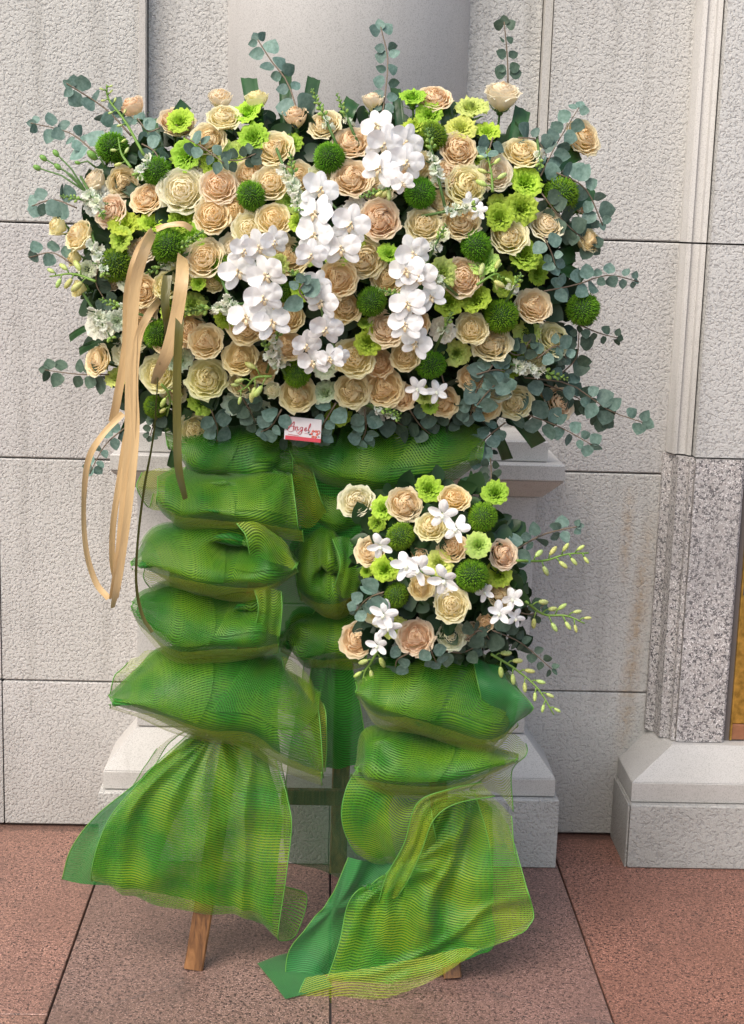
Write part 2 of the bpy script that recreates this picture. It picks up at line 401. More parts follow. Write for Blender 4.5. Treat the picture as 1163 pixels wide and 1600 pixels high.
def Z(px, py, y): return at(px, py, y)[2]
pl, pr = 2 * cxm - X(872, 1300, 3.30), X(872, 1300, 3.30)
zt = Z(870, 1250, 3.30)
for a, c in ((pl, cxm), (cxm, pr)): ob('plinth_block', step('plinth_block', a + .001, c - .001, 3.30, 0, zt - .001, 'wall'), ped)
br = X(867, 1240, 3.315); bl = 2 * cxm - br; zb = Z(867, 1217, 3.315); zd = Z(830, 1150, 3.36)
ob('base_band', step('base_band', bl, br, 3.315, zt + .001, zb, 'smooth'), ped)
dr = X(838, 780, 3.37); dl = 2 * cxm - dr
ob('base_splay', step('base_splay', bl + .001, br - .001, 3.316, zb + .0005, zd, 'smooth', top=(br - dr - .004, .05)), ped)
zc0 = Z(838, 776, 3.37)
for a, c in ((zd + .002, .62), (.622, zc0)): ob('die_block', step('die_block', dl, dr, 3.37, a, c, 'column'), ped)
cr = X(883, 740, 3.27); cl = 2 * cxm - cr; z1, z2 = Z(883, 753, 3.27), Z(883, 727, 3.27)
ob('cap_splay', step('cap_splay', cl + .001, cr - .001, 3.27, z1 - .0005, zc0 + .001, 'smooth', top=(cr - dr - .012, .09)), ped)
ob('cap_slab', step('cap_slab', cl, cr, 3.268, z1, z2, 'smooth'), ped)
ar = X(857, 700, 3.30); al_ = 2 * cxm - ar
ob('column_base_block', step('column_base_block', al_, ar, 3.30, z2 + .001, Z(857, 690, 3.30), 'smooth'), ped)

# right pilaster
pil = thing('stone_pilaster', 'grey stone pilaster with sloped base and speckled granite shaft at the right', 'pilaster'); pil['kind'] = 'structure'
PY = 3.36; x0 = X(983, 1300, 3.31); xl = X(955, 1300, 3.43)
zpt = Z(983, 1258, 3.31)
m = MB(); m.box((x0 + .001, 3.31, 0), (2.4, WY, zpt), .003); ob('plinth_block', m.me('plinth_block', MT['wall'], False), pil)
m = MB(); m.box((x0 - .004, 3.317, 0), (x0 - .0005, WY, zpt - .002)); ob('plinth_return', m.me('plinth_return', MT['wall'], False), pil)
bx = X(987, 1240, 3.325); zb1 = Z(987, 1222, 3.325); zb2 = Z(1035, 1165, 3.375); shx = X(1068, 1000, 3.40)
ob('base_band', step('base_band', bx, 2.38, 3.325, zpt + .001, zb1, 'smooth', y1=WY + .02), pil)
m = MB(); q = .045
m.loft([[(bx + .001, 3.326, zb1), (2.37, 3.326, zb1), (2.37, WY + .02, zb1), (bx + .001, WY + .02, zb1)],
        [(shx - .012, 3.385, zb2), (2.33, 3.385, zb2), (2.33, WY + .02, zb2), (shx - .05, WY + .02, zb2)]], True, True)
ob('base_splay', m.me('base_splay', MT['smooth'], False), pil)
# pilaster face: speckled below, hammered above
def prism(name, prof, z0, z1, mat):
    m = MB(); m.loft([[(x, y, z) for x, y in prof] for z in (z0, z1)], True, True); ob(name, m.me(name, MT[mat], False), pil)
xr2 = X(1152, 900, 3.40)
zj = .985
prism('granite_shaft', [(shx, 3.40), (xr2 - .006, 3.40), (xr2, 3.406), (xr2, 3.56), (shx, 3.56)], zb2 + .002, zj, 'speckled')
prism('moulding_strip', [(shx - .034, 3.432), (shx - .012, 3.424), (shx - .010, 3.412), (shx - .0012, 3.409), (shx - .0012, 3.56), (shx - .058, 3.56), (shx - .058, 3.485), (shx - .040, 3.474)], zb2 + .002, zj, 'speckled')
for (a, b_) in ((zj + .004, 1.48), (1.484, 2.03), (2.034, 2.58), (2.584, 3.1)):
    prism('stone_slab', [(shx - .002, 3.405), (shx + 1.4, 3.405), (shx + 1.4, 3.56), (shx - .002, 3.56)], a, b_, 'wall')
    prism('moulding_strip', [(shx - .046, 3.456), (shx - .043, 3.452), (shx - .036, 3.448), (shx - .034, 3.456), (shx - .017, 3.448), (shx - .015, 3.436), (shx - .006, 3.430), (shx - .004, 3.440), (shx - .004, 3.56), (shx - .052, 3.56), (shx - .052, 3.484)], a, b_, 'smooth')
jb = MB(); jb.box((shx + .003, 3.42, 0), (shx + 1.3, 3.55, 3.0)); ob('pilaster_core', jb.me('pilaster_core', MT['joint'], False), pil)
prism('granite_return', [(xr2 + .001, 3.425), (xr2 + .016, 3.425), (xr2 + .016, 3.56), (xr2 + .001, 3.56)], zb2 + .004, zj, 'speckled')
gp = thing('brass_panel', 'narrow strip of golden brass panel at the right edge beside the pilaster', 'panel')
m = MB(); m.box((xr2 + .022, 3.415, Z(1155, 1130, 3.42)), (xr2 + .7, 3.43, Z(1155, 930, 3.42)), .002); ob('brass_sheet', m.me('brass_sheet', MT['gold'], False), gp)
m = MB(); m.box((xr2 + .017, 3.412, zb2 + .004), (xr2 + .0215, 3.43, zj - .01)); ob('brass_edge', m.me('brass_edge', MT['gold'], False), gp)
m = MB(); m.box((xr2 + .022, 3.415, zb2 + .004), (xr2 + .7, 3.43, Z(1155, 1131, 3.42)), .002); ob('brown_stone', m.me('brown_stone', MT['brown'], False), gp)

#==FLOWERS==
# ------------------------------------------------------------------ easel stand behind the flowers
st = thing('easel_stand', 'brown wooden easel legs carrying the flower arrangement above the paving', 'easel')
def leg(p0, p1, w, d, name='leg'):
    p0, p1 = Vector(p0), Vector(p1); ax = (p1 - p0).normalized(); s_ = Vector((1, 0, 0)); s_ = (s_ - ax * s_.dot(ax)).normalized(); t_ = ax.cross(s_)
    m = MB(); c = .003; prof = [(-w + c, -d), (w - c, -d), (w, -d + c), (w, d - c), (w - c, d), (-w + c, d), (-w, d - c), (-w, -d + c)]
    m.loft([[p + s_ * a + t_ * b_ for a, b_ in prof] for p in (p0, p0.lerp(p1, .5), p1)], True, True)
    ob(name, m.me(name, MT['wood'], False), st)
LY = 2.80
f1 = gnd(303, 1512); f2 = gnd(707, 1527)
t1 = at(430, 620, 3.02); t2 = at(600, 620, 3.02)
a1 = at(320, 1410, f1.y + .02)
leg(f1, f1 + (a1 - f1) * 6.2, .0195, .014); leg(f2, f2 + Vector((-.05, .22, .55)) * 1.5, .018, .014)
rl = gnd(528, 1356); leg(Vector((rl.x, rl.y - .015, 0)), (rl.x, 3.03, 1.1), .020, .012)
for (py, Y, h) in ((1243, 3.03, .017), (760, 3.05, .017)):
    a = at(440 if py > 1000 else 400, py, Y); b_ = at(600, py + 4, Y); m = MB(); m.box((a.x, Y - .012, a.z - h), (b_.x, Y + .006, a.z + h), .002)
    ob('crossbar', m.me('crossbar', MT['wood'], False), st)

# ------------------------------------------------------------------ where the blooms sit in depth
def dome(px, py):
    if py > 725 and px > 480:
        return 2.86 - .15 * max(0, 1 - ((px - 680) / 175) ** 2 - ((py - 890) / 185) ** 2)
    return 2.97 - .21 * max(0, 1 - ((px - 520) / 490) ** 2 - ((py - 400) / 330) ** 2)
ITEMS = []      # (object, kind, look, px, py) for the labels
def note(o, kind, look, px, py): ITEMS.append((o, kind, look, px, py))

# wet foam blocks that hold the stems; near-black colour stands in for inner shade
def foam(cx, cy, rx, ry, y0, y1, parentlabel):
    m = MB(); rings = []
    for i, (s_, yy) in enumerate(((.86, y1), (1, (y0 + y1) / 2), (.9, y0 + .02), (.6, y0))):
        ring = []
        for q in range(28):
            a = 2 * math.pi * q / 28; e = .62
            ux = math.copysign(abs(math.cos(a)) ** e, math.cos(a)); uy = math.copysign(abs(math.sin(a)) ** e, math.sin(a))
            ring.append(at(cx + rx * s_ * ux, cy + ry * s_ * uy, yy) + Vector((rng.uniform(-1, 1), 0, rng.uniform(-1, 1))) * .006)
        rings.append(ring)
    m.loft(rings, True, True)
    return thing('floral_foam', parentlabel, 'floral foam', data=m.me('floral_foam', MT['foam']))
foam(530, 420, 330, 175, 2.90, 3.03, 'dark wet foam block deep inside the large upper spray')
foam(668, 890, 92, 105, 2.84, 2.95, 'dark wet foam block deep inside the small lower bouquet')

# ------------------------------------------------------------------ leaf shapes
def leaf_mesh(name, mat, L=1., w=.5, cup=.12, fold=.1, droop=.1, n=5, point=.0, uvs=True):
    vs, fs = [], []
    for i in range(n + 1):
        t = i / n; hw = w * (math.sin(math.pi * min(1, t ** (.75 + point))) ** .7) if 0 < t < 1 else 0.0
        for j in (-1, 0, 1):
            vs.append((j * hw, t * L, fold * abs(j) * hw * 2 + cup * math.sin(math.pi * t) * -.3 - droop * t * t))
        if i:
            a = (i - 1) * 3; fs += [(a, a + 1, a + 4, a + 3), (a + 1, a + 2, a + 5, a + 4)]
    return mesh(name, vs, fs, mat)
ML = {
    'euca': [leaf_mesh('leaf', MT['euca'], 1, .50, .2, .10, .06, 6), leaf_mesh('leaf', MT['euca'], 1, .56, .1, -.08, -.1, 6), leaf_mesh('leaf', MT['euca'], 1, .40, .2, .15, .15, 6)],
    'dark': [leaf_mesh('leaf', MT['darkleaf'], 1, .42, .1, .12, .1, 6)],
}
# dark leafy filler between the stems
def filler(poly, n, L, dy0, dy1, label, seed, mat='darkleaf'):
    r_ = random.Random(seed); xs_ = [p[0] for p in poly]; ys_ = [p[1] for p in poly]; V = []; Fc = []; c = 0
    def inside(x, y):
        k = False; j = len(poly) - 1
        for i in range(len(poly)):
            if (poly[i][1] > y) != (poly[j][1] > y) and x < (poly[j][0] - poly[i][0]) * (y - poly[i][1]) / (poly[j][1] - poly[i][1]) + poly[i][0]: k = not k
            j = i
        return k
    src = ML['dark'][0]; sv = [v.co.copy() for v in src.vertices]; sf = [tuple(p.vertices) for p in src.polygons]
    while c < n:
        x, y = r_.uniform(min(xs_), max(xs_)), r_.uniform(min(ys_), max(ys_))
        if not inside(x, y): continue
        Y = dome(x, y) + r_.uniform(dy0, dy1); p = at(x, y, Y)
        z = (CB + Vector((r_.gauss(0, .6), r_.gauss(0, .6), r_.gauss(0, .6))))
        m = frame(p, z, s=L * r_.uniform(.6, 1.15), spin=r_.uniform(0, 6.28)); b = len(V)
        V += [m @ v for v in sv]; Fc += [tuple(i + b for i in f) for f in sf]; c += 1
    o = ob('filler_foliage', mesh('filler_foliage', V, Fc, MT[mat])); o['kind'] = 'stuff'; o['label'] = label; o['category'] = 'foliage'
MAIN = [(160, 260), (260, 220), (420, 190), (600, 180), (800, 210), (870, 270), (890, 400), (880, 560), (835, 650), (740, 668), (560, 672), (330, 680), (220, 645), (160, 550), (130, 420)]
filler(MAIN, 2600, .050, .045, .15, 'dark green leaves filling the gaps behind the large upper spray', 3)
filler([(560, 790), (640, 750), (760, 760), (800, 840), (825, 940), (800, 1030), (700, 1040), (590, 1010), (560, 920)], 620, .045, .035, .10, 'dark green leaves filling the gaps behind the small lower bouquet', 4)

# ------------------------------------------------------------------ flowers made of petals
def petal_geo(t, phi, rs, kind):
    nu, nv = 10, 6; V = []; UV = []
    if kind == 'rose':
        Rt = .035 + .90 * t ** .96; hw = 1.15 - .25 * t if t > .12 else 1.7; top = .02 - .17 * t * t + rs.uniform(-.03, .03)
        curl = -.50 * Rt * max(0, 1 - 1.25 * t) + .17 * max(0, t - .45) / .55; ruf = .034 + .014 * t; zb = -.15 - .90 * min(1, t / .85) ** 2; droop = .10
        lipdn = .17 * max(0, t - .35) / .65
    else:
        Rt = .06 + .84 * t ** 1.5; hw = 1.15 - .25 * t; top = .02 - .04 * t + rs.uniform(-.10, .06); curl = -.04 + .16 * t; ruf = .10; zb = -.95; droop = .05; lipdn = .24 * t
    p1, p2, k1 = rs.uniform(0, 6), rs.uniform(0, 6), rs.uniform(2.2, 3.6)
    notch = rs.uniform(-.02, .05); lean = rs.uniform(-.05, .05); dR = rs.uniform(-.02, .02)
    for i in range(nv + 1):
        v = (i / nv) ** .8
        for j in range(nu + 1):
            u = -1 + 2 * j / nu
            prof = .18 + .82 * math.sin(min(v / .72, 1) * math.pi / 2)
            if kind != 'rose': prof = .12 + .88 * v ** .85
            r = (Rt + dR) * prof; tip = max(0, (v - .62) / .38)
            r += curl * tip ** 2 * (1 - .35 * u * u)
            if kind == 'rose': r += ruf * math.sin(k1 * 2.3 * u + p1) * v ** 3 + .014 * math.sin(9 * u + p2) * tip
            else: r += ruf * math.sin(k1 * 3.2 * u + p1) * v ** 2 * (1 - .3 * t) + .035 * math.sin(12 * u + p2) * tip
            ang = phi + u * hw * (.30 + .70 * math.sin(min(v * 1.5, 1) * math.pi / 2)) * (1 - (.12 if kind == 'rose' else .04) * tip)
            edge = abs(u) ** 3
            z = zb + (top - zb) * v - droop * edge * v ** 2 - lipdn * tip ** 3 - notch * math.exp(-(u / .25) ** 2) * v + lean * u * v
            if kind != 'rose': z += .09 * math.sin(k1 * 4 * u + p2) * tip + .04 * math.sin(9 * u + p1) * tip
            if t > .6 and kind == 'rose': r += .10 * edge * tip * (t - .6) / .4
            V.append((r * math.cos(ang), r * math.sin(ang), z)); UV.append((t, v))
    Fc = [(i * (nu + 1) + j, i * (nu + 1) + j + 1, (i + 1) * (nu + 1) + j + 1, (i + 1) * (nu + 1) + j) for i in range(nv) for j in range(nu)]
    return V, Fc, UV
def petal_set(kind, n, seed, mat, quarter=0, t1=1.0):
    rs = random.Random(seed); out = []; phi = rs.uniform(0, 6); HV, HF, HU = [], [], []; tin = .52 if kind == 'rose' else .45
    for i in range(n):
        t = t1 * ((i + .3) / (n - .7)) ** (.92 if kind == 'rose' else .55); t = min(t, 1)
        phi += 2.4 + rs.uniform(-.25, .25)
        V, Fc, UV = petal_geo(t, phi, rs, kind)
        if quarter and t < .62:       # centre broken into swirled quarters
            q = []
            for (x, y, z) in V:
                a = math.atan2(y, x); r = math.hypot(x, y); a2 = a + .35 * math.sin(quarter * a + seed) * min(1, r * 3); r2 = r * (1 + .22 * math.sin(quarter * a + seed * 2))
                q.append((r2 * math.cos(a2), r2 * math.sin(a2), z + .03 * math.sin(quarter * a)))
            V = q
        if t < tin: b0 = len(HV); HV += V; HU += UV; HF += [tuple(k + b0 for k in f) for f in Fc]
        else: out.append(mesh('petal', V, Fc, MT[mat], True, UV))
    return [mesh('heart', HV, HF, MT[mat], True, HU)] + out
ROSES = [petal_set('rose', 34, 11, 'rose'), petal_set('rose', 40, 23, 'rose', 3), petal_set('rose', 32, 31, 'rose', 0), petal_set('rose', 42, 47, 'rose', 4), petal_set('rose', 38, 59, 'rose', 5), petal_set('rose', 21, 71, 'rose', 0, .80)]
LISI = {m: [petal_set('lisi', 22, s, m) for s in (5, 9, 14)] for m in ('lime', 'white')}
def calyx_mesh():
    m = MB(); m.ell(Matrix.Translation((0, 0, -1.08)) @ Matrix.Diagonal((.22, .22, .16, 1)), 8, 4)
    for q in range(5):
        a = q * 1.257; c, s_ = math.cos(a), math.sin(a); pts = [(.18, -1.08, .10), (.42, -1.0, .11), (.62, -.86, .07), (.80, -.86, .0)]
        vs = []
        for r, z, w in pts: vs += [(r * c - w * s_, r * s_ + w * c, z), (r * c + w * s_, r * s_ - w * c, z)]
        m.add(vs, [(0, 1, 3, 2), (2, 3, 5, 4), (4, 5, 7, 6)])
    m.tube([(0, 0, -1.1), (.03, .05, -1.9), (.0, .1, -2.9)], .075, 5)
    return m.me('stem', MT['green_sepal'])
CALYX = calyx_mesh()
TONE = {'P': ((.98, .79, .52), 'peach'), 'K': ((.98, .77, .54), 'pinkish peach'), 'C': ((.98, .87, .66), 'cream'), 'Y': ((.98, .86, .54), 'pale yellow'),
        'T': ((.96, .75, .46), 'tan'), 'W': ((.96, .92, .75), 'ivory'), 'O': ((.97, .75, .45), 'apricot')}
def place(px, py, r, dx, dy, dz, body=.42):
    Y = dome(px, py) - dz; R = r / F * Y * 1.11; k = math.sqrt(max(.03, 1 - dx * dx - dy * dy))
    zdir = CR * dx + CU * dy + CB * k
    return at(px, py, Y) + (CR * dx + CU * dy) * R * body, R, zdir
def facing(dx, dy):
    if dx * dx + dy * dy < .12: return 'facing front'
    if abs(dy) > abs(dx): return 'tipped upward' if dy > 0 else 'nodding down'
    return 'turned left' if dx < 0 else 'turned right'
def rose(px, py, r, dx=0, dy=0, tone='P', dz=0):
    jx, jy = rng.uniform(-.12, .12), rng.uniform(-.06, .14)
    if dx * dx + dy * dy > .3: jx = jy = 0
    p, R, zd = place(px, py, r, dx + jx, dy + jy + .02, dz, .55 if dx * dx + dy * dy > .4 else .42)
    c, nm = TONE[tone]; c = tuple(min(.95, x * rng.uniform(.95, 1.05)) for x in c)
    side = dx * dx + dy * dy > .4
    var = ROSES[5] if (side and rng.random() < .6) or r < 19 else rng.choice(ROSES[:5])
    e = thing('rose', '', 'rose', frame(p, zd, s=R, spin=rng.uniform(0, 6.28)) @ Matrix.Diagonal((rng.uniform(.94, 1.04) * (.88 if side else 1), rng.uniform(.94, 1.04) * (.88 if side else 1), 1.32 if side else 1, 1)), 'roses in the arrangement')
    for me in var:
        o_ = ob(me.name.split('.')[0], me, e, color=c)
        if me.name.startswith('heart'): o_['kind'] = 'stuff'
    ob('stem', CALYX, e, color=(1, 1, 1))
    sz = 'large' if r >= 28 else ('small' if r <= 21 else '')
    note(e, 'rose', f'{sz} {nm} rose {facing(dx, dy)}'.strip(), px, py)
R_ = [(207,166,25,-.45,.7,'K'),(275,190,25,.1,.4,'P',-.02),(343,153,25,.0,.72,'C',-.02),(350,182,24,.05,.6,'Y',.01),(325,217,25,-.1,.3,'P'),(402,155,24,-.1,.85,'Y'),
(461,180,25,-.05,.72,'P'),(507,193,24,-.2,.4,'Y'),(583,157,21,0,.88,'C'),(679,152,24,.05,.6,'K'),(786,144,29,.08,.8,'C'),(428,231,27,-.05,.35,'K'),(550,222,27,0,.35,'P'),
(551,277,28,0,.1,'P'),(911,212,28,.5,.25,'P'),(717,232,26,0,.1,'P'),(817,237,27,.15,.45,'P'),(775,268,25,.2,.1,'C'),(729,287,28,.1,.15,'Y'),(694,270,23,-.3,.35,'P',-.02),
(284,295,33,0,.1,'C'),(341,288,27,0,.1,'K'),(229,309,24,-.25,.3,'P'),(331,335,27,.05,.1,'P'),(172,328,23,-.4,.2,'K'),(146,280,20,-.6,.45,'C'),(90,352,22,-.7,.3,'Y'),
(122,366,26,-.6,.35,'Y',.02),(116,402,18,-.8,.1,'Y',-.01),(122,450,17,-.75,.05,'Y'),(390,270,24,-.2,.2,'P',-.02),(423,284,25,0,.2,'Y'),(427,341,25,0,.1,'P'),(389,356,26,-.2,.1,'C',-.01),
(594,341,29,0,0,'K'),(663,349,27,0,.15,'Y'),(722,344,27,0,.1,'P'),(856,350,25,.25,.35,'C'),(796,367,28,.2,.3,'Y'),(921,375,21,.6,.25,'P'),(910,323,17,.5,.3,'K',-.04),
(319,402,28,-.05,.1,'P'),(452,400,27,.1,.1,'O',-.02),(567,402,30,0,.05,'P',-.01),(529,433,27,0,0,'T',.01),(608,432,27,-.1,.1,'P',-.01),(724,432,28,0,0,'P'),(835,477,27,.1,.1,'K'),
(865,529,26,.25,.2,'Y'),(738,513,23,-.1,.1,'Y'),(770,537,29,0,.25,'Y'),(223,452,24,-.2,0,'T',-.01),(222,384,24,-.2,.1,'C',-.02),(321,533,26,-.1,0,'P'),(290,425,24,-.1,.1,'Y',-.02),
(375,558,25,0,-.05,'T'),(323,591,29,.05,0,'Y'),(249,584,28,-.15,0,'Y'),(152,562,23,-.6,.15,'K'),(303,673,25,0,-.1,'Y'),(465,615,27,0,-.1,'P'),(551,609,26,0,0,'P'),(553,557,29,0,.1,'Y'),
(600,605,27,0,-.05,'O'),(629,618,20,0,0,'T'),(694,627,22,.1,-.1,'O'),(540,478,24,0,0,'T',-.01),(604,511,27,0,0,'K'),(634,556,21,0,0,'T'),(873,628,26,.45,.1,'P'),(806,628,24,.1,-.1,'Y'),
(762,634,21,-.1,-.3,'P'),(449,540,21,.1,.1,'O'),(425,610,15,-.1,0,'W'),(736,592,19,0,.1,'T'),(385,508,29,0,-.1,'P',-.01),(450,493,24,0,0,'O',-.02),(262,525,26,-.1,.1,'O',-.01),(297,512,22,0,0,'T',-.02),
(333,440,18,0,0,'Y',-.02),(270,610,20,0,-.1,'C',-.04),(650,505,20,0,0,'O',-.03),(845,620,16,0,0,'C',-.04),(175,440,18,-.3,0,'C',-.04),
(557,784,25,-.15,.25,'C'),(633,788,26,.1,.1,'P'),(710,779,22,.1,.3,'O'),(675,823,24,0,.2,'Y'),(580,862,23,-.25,.05,'P'),(786,867,23,.3,.1,'K'),(659,918,19,0,0,'O'),
(706,946,26,.1,.15,'Y',.01),(559,1001,26,-.1,.1,'K'),(650,997,28,0,.1,'K'),(758,973,17,.1,-.1,'T',-.01),(655,870,17,0,.1,'T',-.03)]
for a in R_: rose(*a)

def lisi(px, py, r, dx=0, dy=0, c=(.52, .70, .07), mat='lime', dz=0, nm='lime green lisianthus', kind='lisianthus'):
    p, R, zd = place(px, py, r, dx + rng.uniform(-.15, .15), dy + rng.uniform(-.05, .2), dz)
    c = tuple(min(.95, x * rng.uniform(.9, 1.1)) for x in c)
    e = thing('lisianthus', '', 'lisianthus', frame(p, zd, s=R * 1.02, spin=rng.uniform(0, 6.28)), 'ruffled lisianthus in the arrangement')
    for me in rng.choice(LISI[mat]):
        o_ = ob(me.name.split('.')[0], me, e, color=c)
        if me.name.startswith('heart'): o_['kind'] = 'stuff'
    ob('stem', CALYX, e, color=(1.6, 1.6, 1))
    note(e, kind, ('large ' if r >= 24 else 'small ' if r <= 16 else '') + nm + ' ' + facing(dx, dy), px, py)
LM = (.54, .70, .10); LG = (.38, .58, .05); LP = (.68, .78, .24)
for a in [(280,188,20,0,.3),(291,240,25,-.5,.2,LG),(312,228,17,0,.3,LG,'lime',-.01),(388,174,23,-.4,.5),(396,213,23,-.3,.2,LG),(456,222,16,.2,.3,LG,'lime',-.02),(645,152,20,-.1,.8,LG),(672,177,19,0,.1,LG),
(668,203,18,0,.3,LM,'lime',-.02),(648,196,18,-.3,.5,LM,'lime',-.02),(737,168,24,0,.5,LP),(721,199,22,-.1,.3,LP),(762,205,19,.1,.6),(822,283,25,.1,.3),(816,323,24,.1,0),(782,338,21,-.1,.1,LG),
(781,320,18,0,.2,LM,'lime',-.02),(757,410,23,-.1,.5,LP),(820,397,26,.3,.2,LG),(840,425,19,.4,-.2,LG,'lime',-.02),(752,245,18,-.2,.5,LG,'lime',-.02),(194,350,23,-.1,.3),(236,349,19,.1,.4),(188,372,18,-.2,0,LM,'lime',.01),
(197,395,17,0,.1,LM,'lime',-.03),(182,590,18,-.2,.3,LP),(466,346,14,0,0),(608,396,17,0,.3,LG),(310,441,12,0,0),(691,425,24,.3,0,LP),(702,470,22,.2,0,LG,'lime',-.01),(576,533,21,.1,-.1),(572,505,13,0,.7,LM,'lime',-.02),
(745,467,22,-.2,.1,LG),(664,618,16,0,.2,LP),(672,632,14,0,-.3,LM),(436,412,15,.2,-.3,LP,'lime',-.01),(352,497,16,.1,-.4,LG,'lime',-.01),(485,402,14,0,0,LP,'lime',-.03),
(600,795,19,-.2,.2),(590,818,14,-.3,-.2,LG,'lime',-.01),(671,764,21,0,.3,LG),(775,771,21,.2,.3,LG),(748,852,21,-.1,.25,LP),(602,890,21,0,.1),(573,893,10,-.3,0,LG,'lime',-.01)]: lisi(*a)
WH = (.84, .88, .74)
for a in [(150,302,21,0,.3),(147,322,15,0,-.3),(160,507,24,-.2,.1),(182,500,17,.2,0),(132,372,14,-.3,.1),(135,420,14,-.1,0,),(200,440,16,0,.1),(225,268,14,.1,0),(690,365,12,0,0)]:
    lisi(*a, c=WH, mat='white', nm='white lisianthus', kind='white lisianthus', dz=-.005)

# half hidden blooms deeper in the spray
def inpoly(poly, x, y):
    k = False; j = len(poly) - 1
    for i in range(len(poly)):
        if (poly[i][1] > y) != (poly[j][1] > y) and x < (poly[j][0] - poly[i][0]) * (y - poly[i][1]) / (poly[j][1] - poly[i][1]) + poly[i][0]: k = not k
        j = i
    return k
BALLXY = [(176,231,28),(245,267,25),(263,384,29),(183,414,29),(393,306,26),(515,247,27),(657,302,27),(676,213,25),(744,384,26),(877,303,30),(784,494,29),(911,483,29),(673,570,26),(581,471,27),(465,583,25),(352,420,25),(247,522,25),(626,838,25),(754,808,25),(738,899,28),(620,930,23),
          (500,340,45),(400,440,48),(500,510,40),(650,450,38),(600,230,36),(475,670,30)]
OCC = [(i[3], i[4], 25) for i in ITEMS] + BALLXY
gr_ = random.Random(12)
INNER = [(175, 290), (270, 230), (420, 200), (600, 190), (790, 215), (850, 280), (865, 400), (860, 540), (800, 600), (700, 640), (540, 650), (400, 645), (260, 640), (185, 540), (150, 420)]
LOW = [(570, 800), (640, 765), (760, 775), (790, 850), (790, 940), (740, 1000), (640, 1010), (580, 960), (570, 870)]
for poly, n_ in ((INNER, 46), (LOW, 9)):
    for _ in range(n_):
        best = None
        for _k in range(300):
            x, y = gr_.uniform(130, 900), gr_.uniform(180, 1030)
            if not inpoly(poly, x, y): continue
            d = min(math.hypot(x - a_, y - b_) - c_ for a_, b_, c_ in OCC)
            if best is None or d > best[0]: best = (d, x, y)
        d, x, y = best
        if d < -9: break
        r = max(15, min(22, 17 + d)); OCC.append((x, y, r * .9)); ty = gr_.random(); dx, dy = gr_.uniform(-.3, .3), gr_.uniform(-.2, .4); x, y = round(x), round(y)
        if ty < .40: rose(x, y, r, dx, dy, gr_.choice('PCYTOW'), -.022)
        elif ty < .78: lisi(x, y, r * .95, dx, dy, gr_.choice((LM, LG, LP)), 'lime', -.022)
        else: lisi(x, y, r * .9, dx, dy, WH, 'white', -.022, 'white lisianthus', 'white lisianthus')

# ------------------------------------------------------------------ green dianthus balls
def ball_mesh(seed, n=1000):
    r_ = random.Random(seed); m = MB()
    for i in range(n):
        zz = 1 - 2 * (i + .5) / n; a = i * 2.39996; q = math.sqrt(1 - zz * zz)
        d = Vector((q * math.cos(a), q * math.sin(a), zz)); o = d.orthogonal().normalized(); o2 = d.cross(o)
        d2 = (d + o * r_.gauss(0, .24) + o2 * r_.gauss(0, .24)).normalized(); L = r_.uniform(.88, 1.06); w = .036
        b0 = d * .72; tip = b0 + d2 * (L - .72)
        md = b0.lerp(tip, .55) + o * r_.gauss(0, .008)
        v = [b0 + o * w, b0 - o * w * .5 + o2 * w * .8, b0 - o * w * .5 - o2 * w * .8]; v += [md + (x - b0) * .85 for x in v] + [tip]
        m.add(v, [(0, 1, 4, 3), (1, 2, 5, 4), (2, 0, 3, 5), (3, 4, 6), (4, 5, 6), (5, 3, 6)])
    return m.me('thread_tuft', MT['ball'], True)
BALLS = [ball_mesh(1), ball_mesh(2)]
cm = MB(); cm.ell(Matrix.Diagonal((.8, .8, .8, 1)), 12, 8); cm.tube([(0, 0, -.7), (0, .1, -2.2)], .09, 5); BCORE = cm.me('core', MT['ballcore'])
for (px, py, r, *k) in [(176,231,28),(245,267,25),(263,384,29,.02),(183,414,29),(393,306,26),(515,247,27),(657,302,27),(676,213,25,-.01),(744,384,26),(877,303,30),(784,494,29),(911,483,29),(673,570,26),(581,471,27),(465,583,25),
                        (352,420,25,-.02),(247,522,25,-.01),(243,636,21),(440,455,20,-.03),(626,838,25),(754,808,25),(738,899,28),(620,930,23,-.01)]:
    Y = dome(px, py) + .01 - (k[0] if k else 0); R = r / F * Y * 1.02
    e = thing('dianthus_ball', '', 'dianthus', frame(at(px, py, Y), CB + Vector((rng.uniform(-.4, .4), 0, rng.uniform(-.2, .5))), s=R, spin=rng.uniform(0, 6)) @ Matrix.Diagonal((rng.uniform(.95, 1.06), rng.uniform(.88, 1.02), rng.uniform(.85, 1), 1)), 'fuzzy green dianthus balls')
    ob('core', BCORE, e)
    t = ob('thread_tuft', rng.choice(BALLS), e, color=(rng.uniform(.75, 1.1), rng.uniform(.85, 1.05), 1)); t['kind'] = 'stuff'
    note(e, 'green ball', 'fuzzy green ball flower' if r > 23 else 'small fuzzy green ball flower', px, py)

